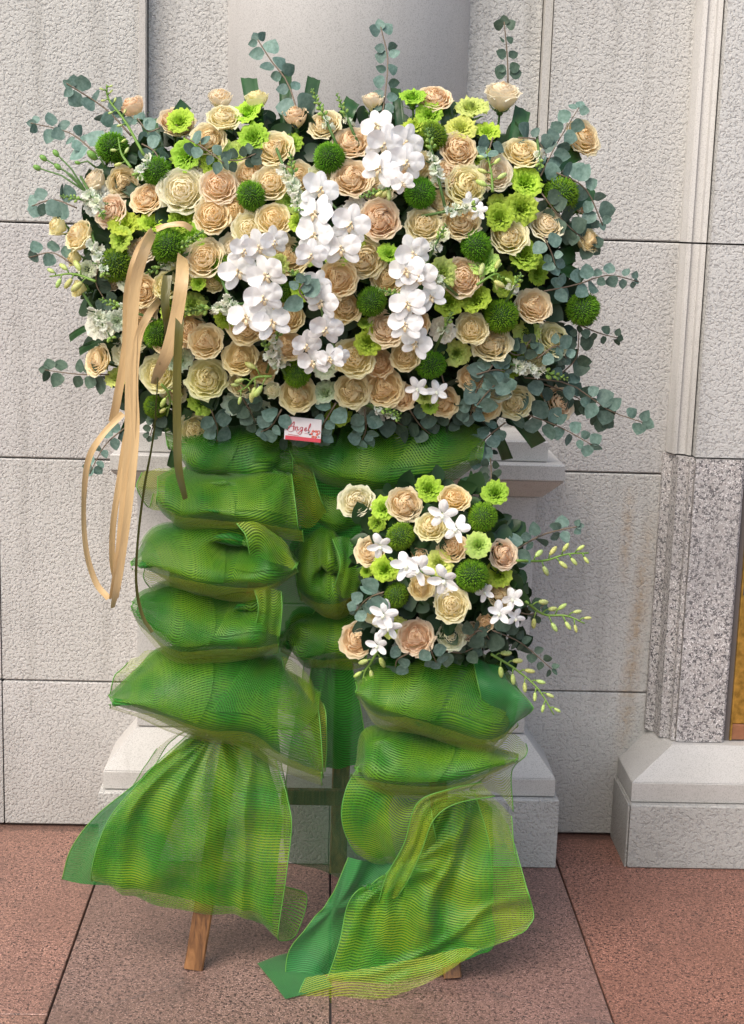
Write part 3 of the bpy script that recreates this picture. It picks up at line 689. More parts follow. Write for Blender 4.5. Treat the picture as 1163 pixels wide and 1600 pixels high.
# ------------------------------------------------------------------ orchids
def disc_petal(name, rx, ry, off, ang, cup, mat, tilt=0, wav=.03, seed=0):
    """petal whose base sits at the origin, reaching out along ang"""
    r_ = random.Random(seed); vs = []; nr, na = 3, 16
    def P(u, v):
        x, y = u * rx, ry + v * ry + off
        if y < ry * .55: x *= .45 + .55 * max(0, y) / (ry * .55)
        z = cup * (u * u * .7 + v * v * .5) + tilt * y + wav * math.sin(4 * math.atan2(v, u) + seed) * math.hypot(u, v) ** 2 - .04 * math.exp(-(u / .18) ** 2)
        c, s_ = math.cos(ang), math.sin(ang); return (x * c - y * s_, x * s_ + y * c, z)
    vs.append(P(0, 0)); fs = []
    for i in range(1, nr + 1):
        for j in range(na):
            a = 2 * math.pi * j / na; vs.append(P(i / nr * math.cos(a), i / nr * math.sin(a)))
    for j in range(na): fs.append((0, 1 + j, 1 + (j + 1) % na))
    for i in range(1, nr):
        for j in range(na):
            a, b = 1 + (i - 1) * na, 1 + i * na; k = (j + 1) % na; fs.append((a + j, b + j, b + k, a + k))
    return mesh(name, vs, fs, MT[mat])
D2 = math.radians
PHAL = [disc_petal('sepal', .30, .46, .02, 0, -.10, 'orchid', -.06, .02, 1), disc_petal('sepal', .27, .45, .02, D2(128), -.10, 'orchid', -.08, .02, 2), disc_petal('sepal', .27, .45, .02, D2(-128), -.10, 'orchid', -.08, .02, 3),
        disc_petal('petal', .46, .44, .05, D2(72), .16, 'orchid', .12, .055, 4), disc_petal('petal', .46, .44, .05, D2(-72), -.12, 'orchid', .10, .055, 5)]
def lip_mesh(s_=1.):
    m = MB()
    m.ell(Matrix.Translation((0, .06, .12)) @ Matrix.Diagonal((.07, .08, .14, 1)), 6, 4)
    for sx in (-1, 1): m.ell(Matrix.Translation((.10 * sx, -.10, .13)) @ Matrix.Rotation(.6 * sx, 4, 'Z') @ Matrix.Diagonal((.045, .12, .12, 1)), 6, 4)
    m.ell(Matrix.Translation((0, -.24, .10)) @ Matrix.Rotation(.5, 4, 'X') @ Matrix.Diagonal((.09, .15, .04, 1)), 6, 4)
    return m.me('blossom', MT['lip'])
LIPM = lip_mesh()
for v_ in LIPM.vertices: v_.co = (v_.co.x * 1.05, v_.co.y * 1.05, v_.co.z)
DEN = [disc_petal('petal', (.30, .26, .26, .25, .25)[q], .46, 0, D2(a), (-.28, .2, -.2, -.15, .1)[q], 'orchid', .06 if q else -.05, .03, q) for q, a in enumerate((0, 72, -72, 140, -140))]
dl_ = MB(); dl_.ell(Matrix.Translation((0, -.12, .14)) @ Matrix.Diagonal((.12, .18, .14, 1)), 7, 4); DLIP = dl_.me('blossom', MT['white'])
def orchid_spray(name, look, cat, blooms, rpx, kind='phal', dzall=.035):
    cx = sum(b[0] for b in blooms) / len(blooms); cy = sum(b[1] for b in blooms) / len(blooms)
    e = thing(name, '', cat, Matrix.Translation(at(cx, cy, dome(cx, cy) + .05)), None); inv = e.matrix_basis.inverted()
    pts = [at(b[0], b[1], dome(b[0], b[1]) + .015) for b in sorted(blooms, key=lambda b: b[1])][::2]
    pts = [pts[0] + CB * -.10 + CU * .01] + pts
    m = MB(); m.tube([inv @ p for p in pts], .0022, 5); ob('stem', m.me('stem', MT['stem']), e)
    for i, b in enumerate(sorted(blooms, key=lambda b: b[1])):
        px, py = b[0], b[1]; sc = b[2] if len(b) > 2 else 1; tx = b[3] if len(b) > 3 else rng.uniform(-.55, .45); ty = rng.uniform(-.4, .25)
        Y = dome(px, py) - dzall - .006 * (i % 3) - .002 * i; R = rpx * (1.17 if kind == 'phal' else 1.1) * sc / F * Y
        mt = inv @ frame(at(px, py, Y), CR * tx + CU * ty + CB, s=R, spin=rng.uniform(-.45, .45))
        bl = ob('blossom', LIPM if kind == 'phal' else DLIP, e, mt)
        for q, me in enumerate(PHAL if kind == 'phal' else DEN): ob(me.name.split('.')[0], me, bl, Matrix.Translation((0, 0, -.012 if me.name.startswith('sepal') else .01)) @ Matrix.Rotation(rng.uniform(-.12, .12) if kind == 'phal' else rng.uniform(-.5, .35), 4, (math.cos(q * 1.3), math.sin(q * 1.3), 0)), color=(1, 1, 1))
    note(e, 'white orchids' if kind == 'phal' else 'small white orchids', look, cx, cy)
orchid_spray('orchid_spray', 'topmost white moth orchid cluster', 'orchid', [(590,196,.9),(600,226),(594,264),(633,223),(635,254),(630,286,.62)], 28)
orchid_spray('orchid_spray', 'fullest white moth orchid cluster', 'orchid', [(500,297),(494,334),(548,351),(493,368),(534,388),(486,399,.8)], 30)
orchid_spray('orchid_spray', 'long left white moth orchid cluster', 'orchid', [(381,392,.8),(405,386,.9),(428,378,.8,.5),(417,430,1.05),(372,425),(412,465),(386,497,1.05),(425,504)], 29)
orchid_spray('orchid_spray', 'drooping white moth orchid cluster over blue leaf', 'orchid', [(494,445,.85),(503,472),(509,514),(479,540,.85),(490,566,.9),(517,560,.8),(531,557,.6,.6)], 27)
orchid_spray('orchid_spray', 'right hand white moth orchid cluster', 'orchid', [(645,396),(637,423),(656,433),(638,475),(674,465,.8),(634,508,.95),(651,537,.9)], 28)
orchid_spray('dendrobium_spray', 'starry white dendrobium pair between roses', 'dendrobium', [(692,804),(714,826)], 25, 'den', .045)
orchid_spray('dendrobium_spray', 'starry white dendrobium trio at bouquet centre', 'dendrobium', [(634,884),(655,890),(694,906)], 27, 'den', .05)
orchid_spray('dendrobium_spray', 'starry white dendrobium bloom over peach rose', 'dendrobium', [(594,853,.9)], 24, 'den', .05)
orchid_spray('dendrobium_spray', 'drooping white dendrobium stem at lower left', 'dendrobium', [(600,960),(607,980,.9),(590,1008,.8)], 25, 'den', .03)
orchid_spray('dendrobium_spray', 'white and lime dendrobium stem at right', 'dendrobium', [(801,936,.9),(780,958,.9),(806,966,.7)], 24, 'den', .03)
orchid_spray('dendrobium_spray', 'single white dendrobium bloom under green ball', 'dendrobium', [(758,925,.8)], 22, 'den', .0)
orchid_spray('dendrobium_spray', 'white dendrobium pair over lime flower', 'dendrobium', [(652,607,.9),(683,612,.9)], 22, 'den', .03)
orchid_spray('dendrobium_spray', 'white and lime dendrobium blooms between roses', 'dendrobium', [(735,318,.9),(748,330,.8)], 20, 'den', .01)

# ------------------------------------------------------------------ snapdragon / stock spikes
def floret_mesh(seed):
    r_ = random.Random(seed); V = []; Fc = []; U = []
    for k in range(5):
        v, f, u = petal_geo(.25 + .17 * k, k * 2.4 + r_.uniform(0, .5), r_, 'lisi'); b = len(V); V += v; U += u; Fc += [tuple(i + b for i in q) for q in f]
    return mesh('floret', V, Fc, MT['white'], True, U)
FLOR = [floret_mesh(s_) for s_ in (3, 8, 13)]
bm_ = MB(); bm_.ell(Matrix.Translation((0, 0, .7)) @ Matrix.Diagonal((.5, .5, .8, 1)), 7, 5); BUD = bm_.me('bud', MT['greenbud']); 
bm_ = MB(); bm_.ell(Matrix.Translation((0, 0, .9)) @ Matrix.Diagonal((.42, .42, .95, 1)), 7, 5); LBUD = bm_.me('bud', MT['bud'])
def spike(bx_, by_, tx, ty, look, fl=.5, rb=5.5, rf=13, dz=.02, fc=(.84, .88, .76)):
    Y0 = dome(bx_, by_) - dz; A = at(bx_, by_, Y0 + .01); B = at(tx, ty, dome(tx, ty) - dz - .015); L = (B - A).length; px = Y0 / F
    e = thing('snapdragon', '', 'snapdragon', Matrix.Translation(A)); inv = e.matrix_basis.inverted()
    ax = (B - A).normalized(); s1 = ax.orthogonal().normalized(); s2 = ax.cross(s1)
    m = MB(); m.tube([-ax * .05, Vector((0, 0, 0)), B - A], [.003, .0028, .0012], 5); ob('stem', m.me('stem', MT['stem']), e)
    nf = max(2, int(fl * L / px / 4.2)) if fl > 0 else 0
    for i in range(nf):
        t = (i + .3) / nf * fl; a = i * 2.4; d = (s1 * math.cos(a) + s2 * math.sin(a)); r = rf * px * (1.05 - .35 * i / nf)
        zd = (d + ax * .35 + CB * .45).normalized()
        ob('floret', rng.choice(FLOR), e, frame(ax * (t * L) + d * r * .75, zd, s=r * .98, spin=rng.uniform(0, 6)), color=tuple(c * rng.uniform(.93, 1.03) for c in fc))
    nb = max(6, int((1 - fl) * L / px / 2.3))
    for i in range(nb):
        t = fl + (1 - fl) * (i + .2) / nb; a = i * 2.4 + 1; d = (s1 * math.cos(a) + s2 * math.sin(a)); r = rb * px * (1.1 - .7 * i / nb)
        g = 1 - .35 * i / nb
        ob('bud', BUD, e, frame(ax * (t * L) + d * r * .5, d + ax * .9, s=r, spin=0), color=(g * rng.uniform(.9, 1.1), g, g))
    note(e, 'snapdragon', look, (bx_ + tx) / 2, (by_ + ty) / 2)
for a in [(466,318,453,238,'upright green and white snapdragon spike',.55),(513,196,487,138,'green tipped snapdragon spike',.2,5,11),(545,190,526,146,'short green snapdragon spike',.2,4.5,10),(686,282,667,200,'upright white snapdragon spike',.55),
(600,296,562,308,'small green snapdragon spike',.2,4.5,10),(676,392,697,350,'small green and white snapdragon spike',.4,5,12),(692,520,707,488,'small green and white snapdragon spike',.35,5,11),(640,465,592,452,'sideways green snapdragon spike',.35,5,11),
(478,436,452,424,'short green snapdragon tuft',.3,5.5,11),(275,392,319,360,'slanting all green snapdragon tip',0,5.2),(262,412,228,428,'drooping green snapdragon tip',.35,5,10),(356,478,286,488,'long sideways green tipped snapdragon',.4,6,13),
(205,486,155,467,'sideways green snapdragon spike',.35,5,11),(800,455,815,428,'pale green snapdragon tuft',.4,5.5,11),(806,571,888,592,'long white snapdragon pointing right with green tip',.55,5.5,14),(584,634,627,648,'low green snapdragon spike pointing right',.25,5,10),
(438,572,408,528,'white stock with green tip',.6,5,14),(140,314,94,306,'small green bud spike pointing left',.3,4,9),(175,425,145,410,'dark green bud spike',.2,4,9),(425,556,436,520,'white stock flower spike',.8,5,13),(842,238,845,265,'small white stock tuft',.5,5,10),
(140,300,160,335,'white stock flower cluster',.95,5,13),(150,385,165,430,'white stock flower spike',.9,5,13),(150,490,175,530,'white ruffled stock spike',.9,5,14),(700,330,742,322,'small white stock cluster',.9,5,12),(690,440,655,410,'pale stock cluster behind orchids',.9,5,10),(360,470,372,500,'white stock behind orchids',.9,5,12),(445,265,470,330,'white stock florets',.9,5,11),(232,250,215,275,'white stock florets',.9,5,10),(590,640,625,655,'pale stock florets',.8,4,9)]: spike(*a)

# ------------------------------------------------------------------ bud sprays
def buds(path, look, size, list_, dz=.02, lily=True, off=0.):
    """path of pixels; list_ = (t, side, len) buds"""
    P = [at(x, y, dome(x, y) - dz + off * i / max(1, len(path) - 1)) for i, (x, y) in enumerate(path)]; C_ = crom([list(p) for p in P], 14)
    e = thing('bud_spray', '', 'bud spray', Matrix.Translation(P[0])); inv = e.matrix_basis.inverted()
    pts = [inv @ Vector(c) for c in C_]; m = MB(); m.tube(pts, [.0030 - .0015 * i / 13 for i in range(14)], 5)
    px = P[0].y / F; spots = []
    for (t, side, ln) in list_:
        i = min(12, int(t * 13)); p = pts[i].lerp(pts[i + 1], t * 13 - i); d = (pts[i + 1] - pts[i]).normalized()
        n_ = CB.cross(d).normalized() * side; q = p + n_ * ln * px + d * ln * .5 * px + Vector((0, -.004, 0)); m.tube([p, p.lerp(q, .6) + Vector((0, 0, .002)), q], .0016, 4)
        spots.append((q, (d * .8 + n_ * .8 + Vector((0, 0, -.35))), t))
    ob('stem', m.me('stem', MT['greenbud']), e, color=(.7, .75, .7))
    for q, d, t in spots: ob('bud', LBUD, e, frame(q, d, s=size * 1.25 * px * (1.1 - .5 * t)), color=tuple(rng.uniform(.85, 1.05) for _ in range(3)))
    c = path[len(path) // 2]; note(e, 'bud spray', look, *c)
seq = lambda n, a=.15, ln=9: [(a + (1 - a) * i / n, (-1) ** i, ln * (1.1 - .5 * i / n)) for i in range(n)]
buds([(150,440),(115,428),(78,432)], 'lime bud spray pointing left', 10, seq(6, .2, 8))
buds([(225,242),(196,190),(170,155),(167,132)], 'tall thin stem of tiny lime buds', 4.5, seq(8, .3, 6))
buds([(425,588),(400,590),(385,605),(372,612)], 'hanging bunch of lime buds', 9, seq(7, .1, 13))
buds([(252,600),(262,612),(266,628),(261,650)], 'small drooping lime buds', 9, seq(4, .3, 6))
buds([(808,876),(850,876),(885,866),(920,864)], 'straight lime dendrobium bud stem pointing right', 9, seq(8, .2, 8), off=-.02)
buds([(822,940),(850,960),(885,962),(914,974)], 'arching lime bud stem pointing right', 8.5, seq(9, .1, 12), off=-.02)
buds([(768,1022),(805,1045),(840,1075),(866,1117)], 'long drooping lime bud stem', 8.5, seq(11, .05, 9), off=-.05)
buds([(592,1015),(580,1035),(570,1050),(567,1068)], 'short drooping lime bud tip', 9, seq(5, .1, 7))
buds([(770,300),(768,270),(760,235)], 'lime buds beside ivory rose', 8, seq(5, .1, 8))
buds([(745,445),(775,428),(785,440)], 'lime buds beside green ball', 9, seq(5, .1, 9))
buds([(625,298),(608,290),(600,305)], 'round lime buds under orchids', 9, seq(4, .2, 6))
buds([(205,262),(190,240),(185,215)], 'tiny lime buds above green ball', 6, seq(4, .2, 6))
def lbuds(base, tips, look, s_=9):
    P0 = at(*base, dome(*base)); e = thing('budding_twig', '', 'bud stem', Matrix.Translation(P0)); inv = e.matrix_basis.inverted(); m = MB(); L = []
    for (x, y) in tips:
        p = inv @ at(x, y, dome(x, y) - .02); m.tube([Vector((0, 0, 0)), p * .5 + Vector((0, 0, .008)), p], [.0022, .0018, .0014], 5); L.append(p)
    ob('stem', m.me('stem', MT['stem']), e)
    for p in L: ob('bud', BUD, e, frame(p * .93, p, s=s_ / F * 2.95), color=(.6, .75, .7))
    note(e, 'bud stem', look, (base[0] + tips[0][0]) / 2, (base[1] + tips[0][1]) / 2)
lbuds((135, 300), [(58, 262), (68, 247), (92, 262), (88, 240)], 'stem of closed green buds pointing left')
lbuds((150, 262), [(124, 255)], 'single small closed green bud', 6)
lbuds((165, 262), [(150, 248)], 'fat closed green bud', 12)

# ------------------------------------------------------------------ eucalyptus
def sprig(path, n, r, look, shade=0, dz=.0, off=0., tipr=.7, spread=1., dens=2):
    P = [at(x, y, dome(x, y) - dz + off * i / max(1, len(path) - 1)) for i, (x, y) in enumerate(path)]; C_ = [Vector(c) for c in crom([list(p) for p in P], 24)]
    e = thing('eucalyptus_sprig', '', 'eucalyptus', Matrix.Translation(P[0]), 'eucalyptus sprigs around the flowers'); inv = e.matrix_basis.inverted(); pts = [inv @ c for c in C_]
    m = MB(); m.tube(pts[::3] + [pts[-1]], [.0020 - .0001 * i for i in range(len(pts[::3]) + 1)], 4); ob('stem', m.me('stem', MT['brownstem']), e)
    px = P[0].y / F
    for i in range(n):
        t = min(.98, (i + .6 + rng.uniform(-.3, .3)) / n); k = min(22, int(t * 23)); p = pts[k].lerp(pts[k + 1], t * 23 - k); d = (pts[k + 1] - pts[k]).normalized()
        side = CB.cross(d).normalized(); roll = rng.uniform(-.9, .9) + (i % 2) * .8
        s_ = r * px * 2.2 * (1 - (1 - tipr) * t) * rng.uniform(.68, 1.2)
        for w in ((-1, 1) if i < n - 1 else (-1, 1, 0)):
            if w and rng.random() > dens / 2 * 1.0: continue
            o_ = (side * w * math.cos(roll * .5) + CB * math.sin(roll) * .5 * w + d * rng.uniform(.15, .7)) if w else d
            o_ = o_.normalized(); nn = (CB + Vector((rng.gauss(0, .45), rng.gauss(0, .3), rng.gauss(0, .45)))); nn = (nn - o_ * nn.dot(o_)).normalized()
            xx = o_.cross(nn); mm = Matrix((xx, o_, nn)).transposed() * s_; mm = mm.to_4x4(); mm.translation = p + o_ * .003
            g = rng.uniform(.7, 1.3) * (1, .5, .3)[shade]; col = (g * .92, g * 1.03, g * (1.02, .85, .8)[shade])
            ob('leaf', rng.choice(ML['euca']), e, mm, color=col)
    c = path[len(path) // 2]; note(e, 'eucalyptus', look, *c)
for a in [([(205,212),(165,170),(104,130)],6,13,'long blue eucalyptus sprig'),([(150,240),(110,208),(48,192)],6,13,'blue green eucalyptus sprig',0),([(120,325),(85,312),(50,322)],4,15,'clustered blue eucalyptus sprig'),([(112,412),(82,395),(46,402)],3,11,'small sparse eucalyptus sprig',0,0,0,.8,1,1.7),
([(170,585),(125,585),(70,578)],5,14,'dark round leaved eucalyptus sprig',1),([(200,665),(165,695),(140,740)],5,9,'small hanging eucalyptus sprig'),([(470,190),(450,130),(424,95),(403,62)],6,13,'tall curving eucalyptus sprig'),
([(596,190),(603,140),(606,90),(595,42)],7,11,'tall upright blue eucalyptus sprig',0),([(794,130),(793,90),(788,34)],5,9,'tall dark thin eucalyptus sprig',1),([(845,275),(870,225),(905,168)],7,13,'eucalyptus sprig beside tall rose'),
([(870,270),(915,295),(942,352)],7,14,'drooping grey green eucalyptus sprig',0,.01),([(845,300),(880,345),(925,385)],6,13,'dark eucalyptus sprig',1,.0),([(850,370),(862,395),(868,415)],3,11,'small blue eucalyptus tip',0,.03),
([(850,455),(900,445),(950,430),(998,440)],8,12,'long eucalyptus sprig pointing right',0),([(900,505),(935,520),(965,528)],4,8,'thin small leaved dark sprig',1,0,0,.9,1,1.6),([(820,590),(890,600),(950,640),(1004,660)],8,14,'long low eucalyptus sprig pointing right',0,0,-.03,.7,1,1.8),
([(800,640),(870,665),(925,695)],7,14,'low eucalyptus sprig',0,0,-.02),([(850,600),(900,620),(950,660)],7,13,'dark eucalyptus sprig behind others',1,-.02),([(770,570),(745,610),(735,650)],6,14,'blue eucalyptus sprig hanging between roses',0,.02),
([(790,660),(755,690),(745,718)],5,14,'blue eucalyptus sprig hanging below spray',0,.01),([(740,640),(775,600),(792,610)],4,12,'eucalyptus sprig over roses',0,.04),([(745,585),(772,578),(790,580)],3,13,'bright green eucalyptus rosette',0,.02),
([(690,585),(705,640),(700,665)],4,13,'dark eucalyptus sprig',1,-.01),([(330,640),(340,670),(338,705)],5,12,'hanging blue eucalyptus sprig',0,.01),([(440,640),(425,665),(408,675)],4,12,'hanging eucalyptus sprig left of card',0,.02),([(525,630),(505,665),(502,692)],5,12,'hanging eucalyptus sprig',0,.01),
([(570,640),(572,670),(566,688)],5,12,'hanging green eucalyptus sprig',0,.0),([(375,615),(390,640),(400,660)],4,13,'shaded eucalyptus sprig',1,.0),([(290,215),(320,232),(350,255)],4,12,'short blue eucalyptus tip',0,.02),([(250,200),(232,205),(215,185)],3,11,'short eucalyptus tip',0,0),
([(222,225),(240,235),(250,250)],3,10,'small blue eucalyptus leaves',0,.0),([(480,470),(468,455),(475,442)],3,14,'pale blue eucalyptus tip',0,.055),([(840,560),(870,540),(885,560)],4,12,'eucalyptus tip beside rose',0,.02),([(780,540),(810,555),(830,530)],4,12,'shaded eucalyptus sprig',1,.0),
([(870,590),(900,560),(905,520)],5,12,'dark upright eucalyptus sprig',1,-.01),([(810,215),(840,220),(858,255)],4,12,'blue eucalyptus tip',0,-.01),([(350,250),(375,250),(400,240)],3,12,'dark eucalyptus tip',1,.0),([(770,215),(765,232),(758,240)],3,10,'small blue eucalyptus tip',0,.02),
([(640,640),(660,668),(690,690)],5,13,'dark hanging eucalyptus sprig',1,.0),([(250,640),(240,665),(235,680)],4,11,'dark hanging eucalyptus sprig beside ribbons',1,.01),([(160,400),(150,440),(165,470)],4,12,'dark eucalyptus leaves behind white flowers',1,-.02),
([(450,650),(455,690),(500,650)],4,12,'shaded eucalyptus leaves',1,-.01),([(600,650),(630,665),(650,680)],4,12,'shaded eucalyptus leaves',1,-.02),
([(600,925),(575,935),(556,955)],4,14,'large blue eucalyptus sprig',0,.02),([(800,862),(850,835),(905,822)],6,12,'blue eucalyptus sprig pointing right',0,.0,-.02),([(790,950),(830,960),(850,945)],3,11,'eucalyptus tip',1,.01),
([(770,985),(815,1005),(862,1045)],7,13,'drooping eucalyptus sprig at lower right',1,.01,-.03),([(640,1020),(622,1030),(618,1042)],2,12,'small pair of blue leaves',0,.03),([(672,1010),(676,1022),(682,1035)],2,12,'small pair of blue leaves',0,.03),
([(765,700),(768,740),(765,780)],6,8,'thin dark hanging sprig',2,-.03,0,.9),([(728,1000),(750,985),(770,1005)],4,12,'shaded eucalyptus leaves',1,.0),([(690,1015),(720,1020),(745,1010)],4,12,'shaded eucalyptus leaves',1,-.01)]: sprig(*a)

# ------------------------------------------------------------------ cut strap leaves
def strap(x0, y0, x1, y1, w, look, dz=-.04, off=0., cut=.3):
    A = at(x0, y0, dome(x0, y0) - dz); B = at(x1, y1, dome(x1, y1) - dz + off); d = (B - A).normalized(); s_ = CB.cross(d).normalized(); hw = w / 2 / F * A.y
    V = []; Fc = []; nn = 7
    for i in range(nn + 1):
        t = i / nn; p = A.lerp(B, t) + CB * .012 * math.sin(3 * t)
        for j, (u, h) in enumerate(((-1, 0), (-.5, -.0035), (0, .0015), (.5, -.0035), (1, 0))):
            ex = d * (cut * u * hw if i == nn else 0)
            V.append(p + s_ * u * hw * (1 - .1 * (1 - t)) + CB * h + ex)
        if i:
            for j in range(4): a = (i - 1) * 5 + j; Fc.append((a, a + 1, a + 6, a + 5))
    n0 = len(V); V += [v - CB * .0009 for v in V]; Fc += [tuple(i + n0 for i in f[::-1]) for f in Fc]
    o = thing('strap_leaf', '', 'leaf', None, 'cut strap leaves', mesh('strap_leaf', V, Fc, MT['strap']), color=(rng.uniform(.7, 1.2),) * 3)
    note(o, 'strap leaf', look, (x0 + x1) / 2, (y0 + y1) / 2)
for a in [(408,230,389,122,25,'dark green cut strap leaf'),(448,200,446,112,20,'dark green cut strap leaf'),(478,200,491,122,21,'dark green cut strap leaf'),(540,185,552,157,24,'short dark strap leaf'),(626,200,618,138,16,'narrow dark strap leaf'),(800,250,817,170,26,'broad dark strap leaf'),
(700,200,690,160,20,'short dark strap leaf'),(250,250,232,186,26,'dark strap leaf'),(270,200,291,162,22,'short pointed strap leaf'),(845,275,905,238,24,'slanting strap leaf'),(840,420,898,396,26,'dark strap leaf pointing right'),(850,405,912,437,20,'dark strap leaf pointing down right'),
(850,560,903,557,24,'dark strap leaf pointing right'),(815,610,872,662,26,'dark strap leaf pointing down right'),(805,650,842,695,26,'dark strap leaf pointing down right'),(770,665,793,718,18,'narrow strap leaf pointing down'),(145,508,109,529,11,'small green strap leaf'),(165,530,124,550,12,'small green strap leaf'),
(295,640,276,700,17,'dark strap leaf pointing down'),(280,690,268,732,16,'dark strap leaf pointing down'),(210,640,190,690,14,'narrow dark strap leaf'),(880,330,930,300,22,'dark strap leaf'),(215,250,160,232,18,'dark strap leaf'),(700,190,712,160,22,'dark strap leaf'),(210,300,150,262,22,'dark strap leaf'),
(420,700,395,650,20,'dark strap leaf'),(870,370,930,345,22,'dark strap leaf'),(770,880,808,905,22,'dark strap leaf'),(790,930,826,918,18,'dark strap leaf')]: strap(*a)
# ------------------------------------------------------------------ green mesh ribbons
def grid_surface(rows, nu=40, nv=20):
    """rows: net of (px, py, Y) -> smooth grid of world points"""
    P = np.array([[list(at(x, y, Y)) for (x, y, Y) in r] for r in rows])
    a = crom(P, nv); b = crom(np.transpose(a, (1, 0, 2)), nu); return np.transpose(b, (1, 0, 2))
def normals(G):
    du = np.gradient(G, axis=1); dv = np.gradient(G, axis=0); n = np.cross(du, dv); n /= np.linalg.norm(n, axis=2)[..., None] + 1e-9
    s_ = np.sign(-n[..., 1:2]); s_[s_ == 0] = 1; return n
def wrinkle(G, seed, amp=.006, pinch=None, fr=1., cr=.9):
    r_ = np.random.RandomState(seed); nv, nu = G.shape[:2]; n = normals(G); v, u = np.mgrid[0:1:nv * 1j, 0:1:nu * 1j]; d = np.zeros((nv, nu))
    for k in range(5):
        a, b, p = r_.uniform(-5, 5) * fr, r_.uniform(2, 8) * fr, r_.uniform(0, 6); w = np.sin(a * v + b * u * 2.2 + p + 1.2 * np.sin(3 * v + p)); d += w * (.7 / (1 + .5 * k))
    for k in range(3):
        a, p = r_.uniform(5, 11) * fr, r_.uniform(0, 6); d += (.35 if cr > .5 else .08) * np.abs(np.sin(a * v + 3 * u * r_.uniform(-1, 1) + p)) 
    for k in range(4):          # crisp creases
        a, b, c = r_.uniform(.15, .85), r_.uniform(-.5, .5), r_.uniform(.03, .07) / fr; dist = (v - a - b * (u - .5) - .08 * np.sin(5 * u + k)) if k < 2 else (u - a - b * (v - .5) - .06 * np.sin(5 * v + k))
        d -= cr * r_.uniform(.8, 2.0) * np.exp(-(dist / c) ** 2) - cr * .7 * np.exp(-((dist - 1.7 * c) / (1.6 * c)) ** 2)
    if pinch is not None:       # pleats fan out from a gathered point (u0, v0)
        u0, v0, m_ = pinch; ang = np.arctan2(v - v0, u - u0); rr = np.hypot(v - v0, u - u0)
        d += 1.6 * np.sin(ang * m_ + r_.uniform(0, 6)) * np.exp(-rr * 1.6) * np.minimum(1, rr * 5)
    return G + n * (d * amp)[..., None]
def to_mesh(name, G, mat, uoff=0., arc=0.):
    nv, nu = G.shape[:2]
    lu = np.zeros((nv, nu)); lv = np.zeros((nv, nu))
    lu[:, 1:] = np.cumsum(np.linalg.norm(np.diff(G, axis=1), axis=2), axis=1); lv[1:] = np.cumsum(np.linalg.norm(np.diff(G, axis=0), axis=2), axis=0)
    lu = np.repeat(lu.mean(0)[None], nv, 0); lv = .45 * lv + .55 * np.repeat(lv.mean(1)[:, None], nu, 1)
    lv = lv + arc * (2 * np.linspace(0, 1, nu)[None] - 1) ** 2 + .012 * np.sin(7 * np.linspace(0, 1, nu)[None] + uoff * 9)
    uv = np.stack([lu + uoff, lv + uoff * .7], 2).reshape(-1, 2)
    f = [(i * nu + j, i * nu + j + 1, (i + 1) * nu + j + 1, (i + 1) * nu + j) for i in range(nv - 1) for j in range(nu - 1)]
    return mesh(name, G.reshape(-1, 3), f, MT[mat], True, uv)
def fold(par, rows, mat='mesh', seed=1, amp=.005, lining=None, dents=(), pinch=None, hems=('u0', 'u1'), nu=44, nv=40, name='ribbon_fold', fr=1., arc=0.):
    G = grid_surface(rows, nu, nv)
    for (px, py, Y, rad, dep) in dents:
        c = np.array(at(px, py, Y)); dd = np.linalg.norm((G - c)[..., [0, 2]], axis=2); fr_ = (G[..., 1] < Y + .03)
        G[..., 1] += dep * np.exp(-(dd / rad) ** 2) * fr_
    G = wrinkle(G, seed, amp, pinch, fr, .9 if fr > 1.1 else .12)
    o = ob(name, to_mesh(name, G, mat, 0., arc), par)
    for h in hems:
        L = {'u0': G[:, 0], 'u1': G[:, -1], 'v0': G[0], 'v1': G[-1]}[h]; m = MB(); m.tube([Vector(p) for p in L], .0012, 4); ob('hem', m.me('hem', MT['hem']), o)
    if arc:
        n = normals(G); sgn = np.sign(-(n[nv // 2, nu // 2, 1])) or 1; rq = random.Random(seed * 3)
        for (ua, ub, va, vb, sk) in ((rq.uniform(.05, .25), rq.uniform(.45, .6), .26, .66, rq.uniform(-.2, .2)), (rq.uniform(.55, .65), rq.uniform(.85, .95), .22, .60, rq.uniform(-.15, .1))):
            O = G + n * .004 * sgn
            H = np.array([[bil(O, (va + (vb - va) * s_) * (nv - 1), min(1, max(0, ua + (ub - ua) * t_ + sk * (s_ - .5) + .05 * math.sin(3 * s_))) * (nu - 1)) for t_ in np.linspace(0, 1, 20)] for s_ in np.linspace(0, 1, 24)])
            ob('overlap', to_mesh('overlap', H, 'mesh_shaded', .17, arc * .5), par)
    if lining:
        u0, u1, v0, v1, off = lining; n = normals(G)
        sgn = np.sign(-(n[nv // 2, nu // 2, 1])) or 1
        ext = np.array(G); H = ext - n * off * sgn
        iu = np.linspace(u0, u1, nu) * (nu - 1); iv = np.linspace(v0, v1, nv) * (nv - 1)
        H = np.array([[bil(H, a, b) for b in iu] for a in iv])
        H = wrinkle(H, seed + 50, amp * .4, None, 1., .0)
        ob('lining', to_mesh('lining', H, 'lining', .31, arc * .7), par)
    return o
def bil(G, a, b):
    nv, nu = G.shape[:2]; i = int(min(max(a, 0), nv - 1.001)); j = int(min(max(b, 0), nu - 1.001)); s_, t = a - i, b - j
    return (G[i, j] * (1 - s_) + G[i + 1, j] * s_) * (1 - t) + (G[i, j + 1] * (1 - s_) + G[i + 1, j + 1] * s_) * t
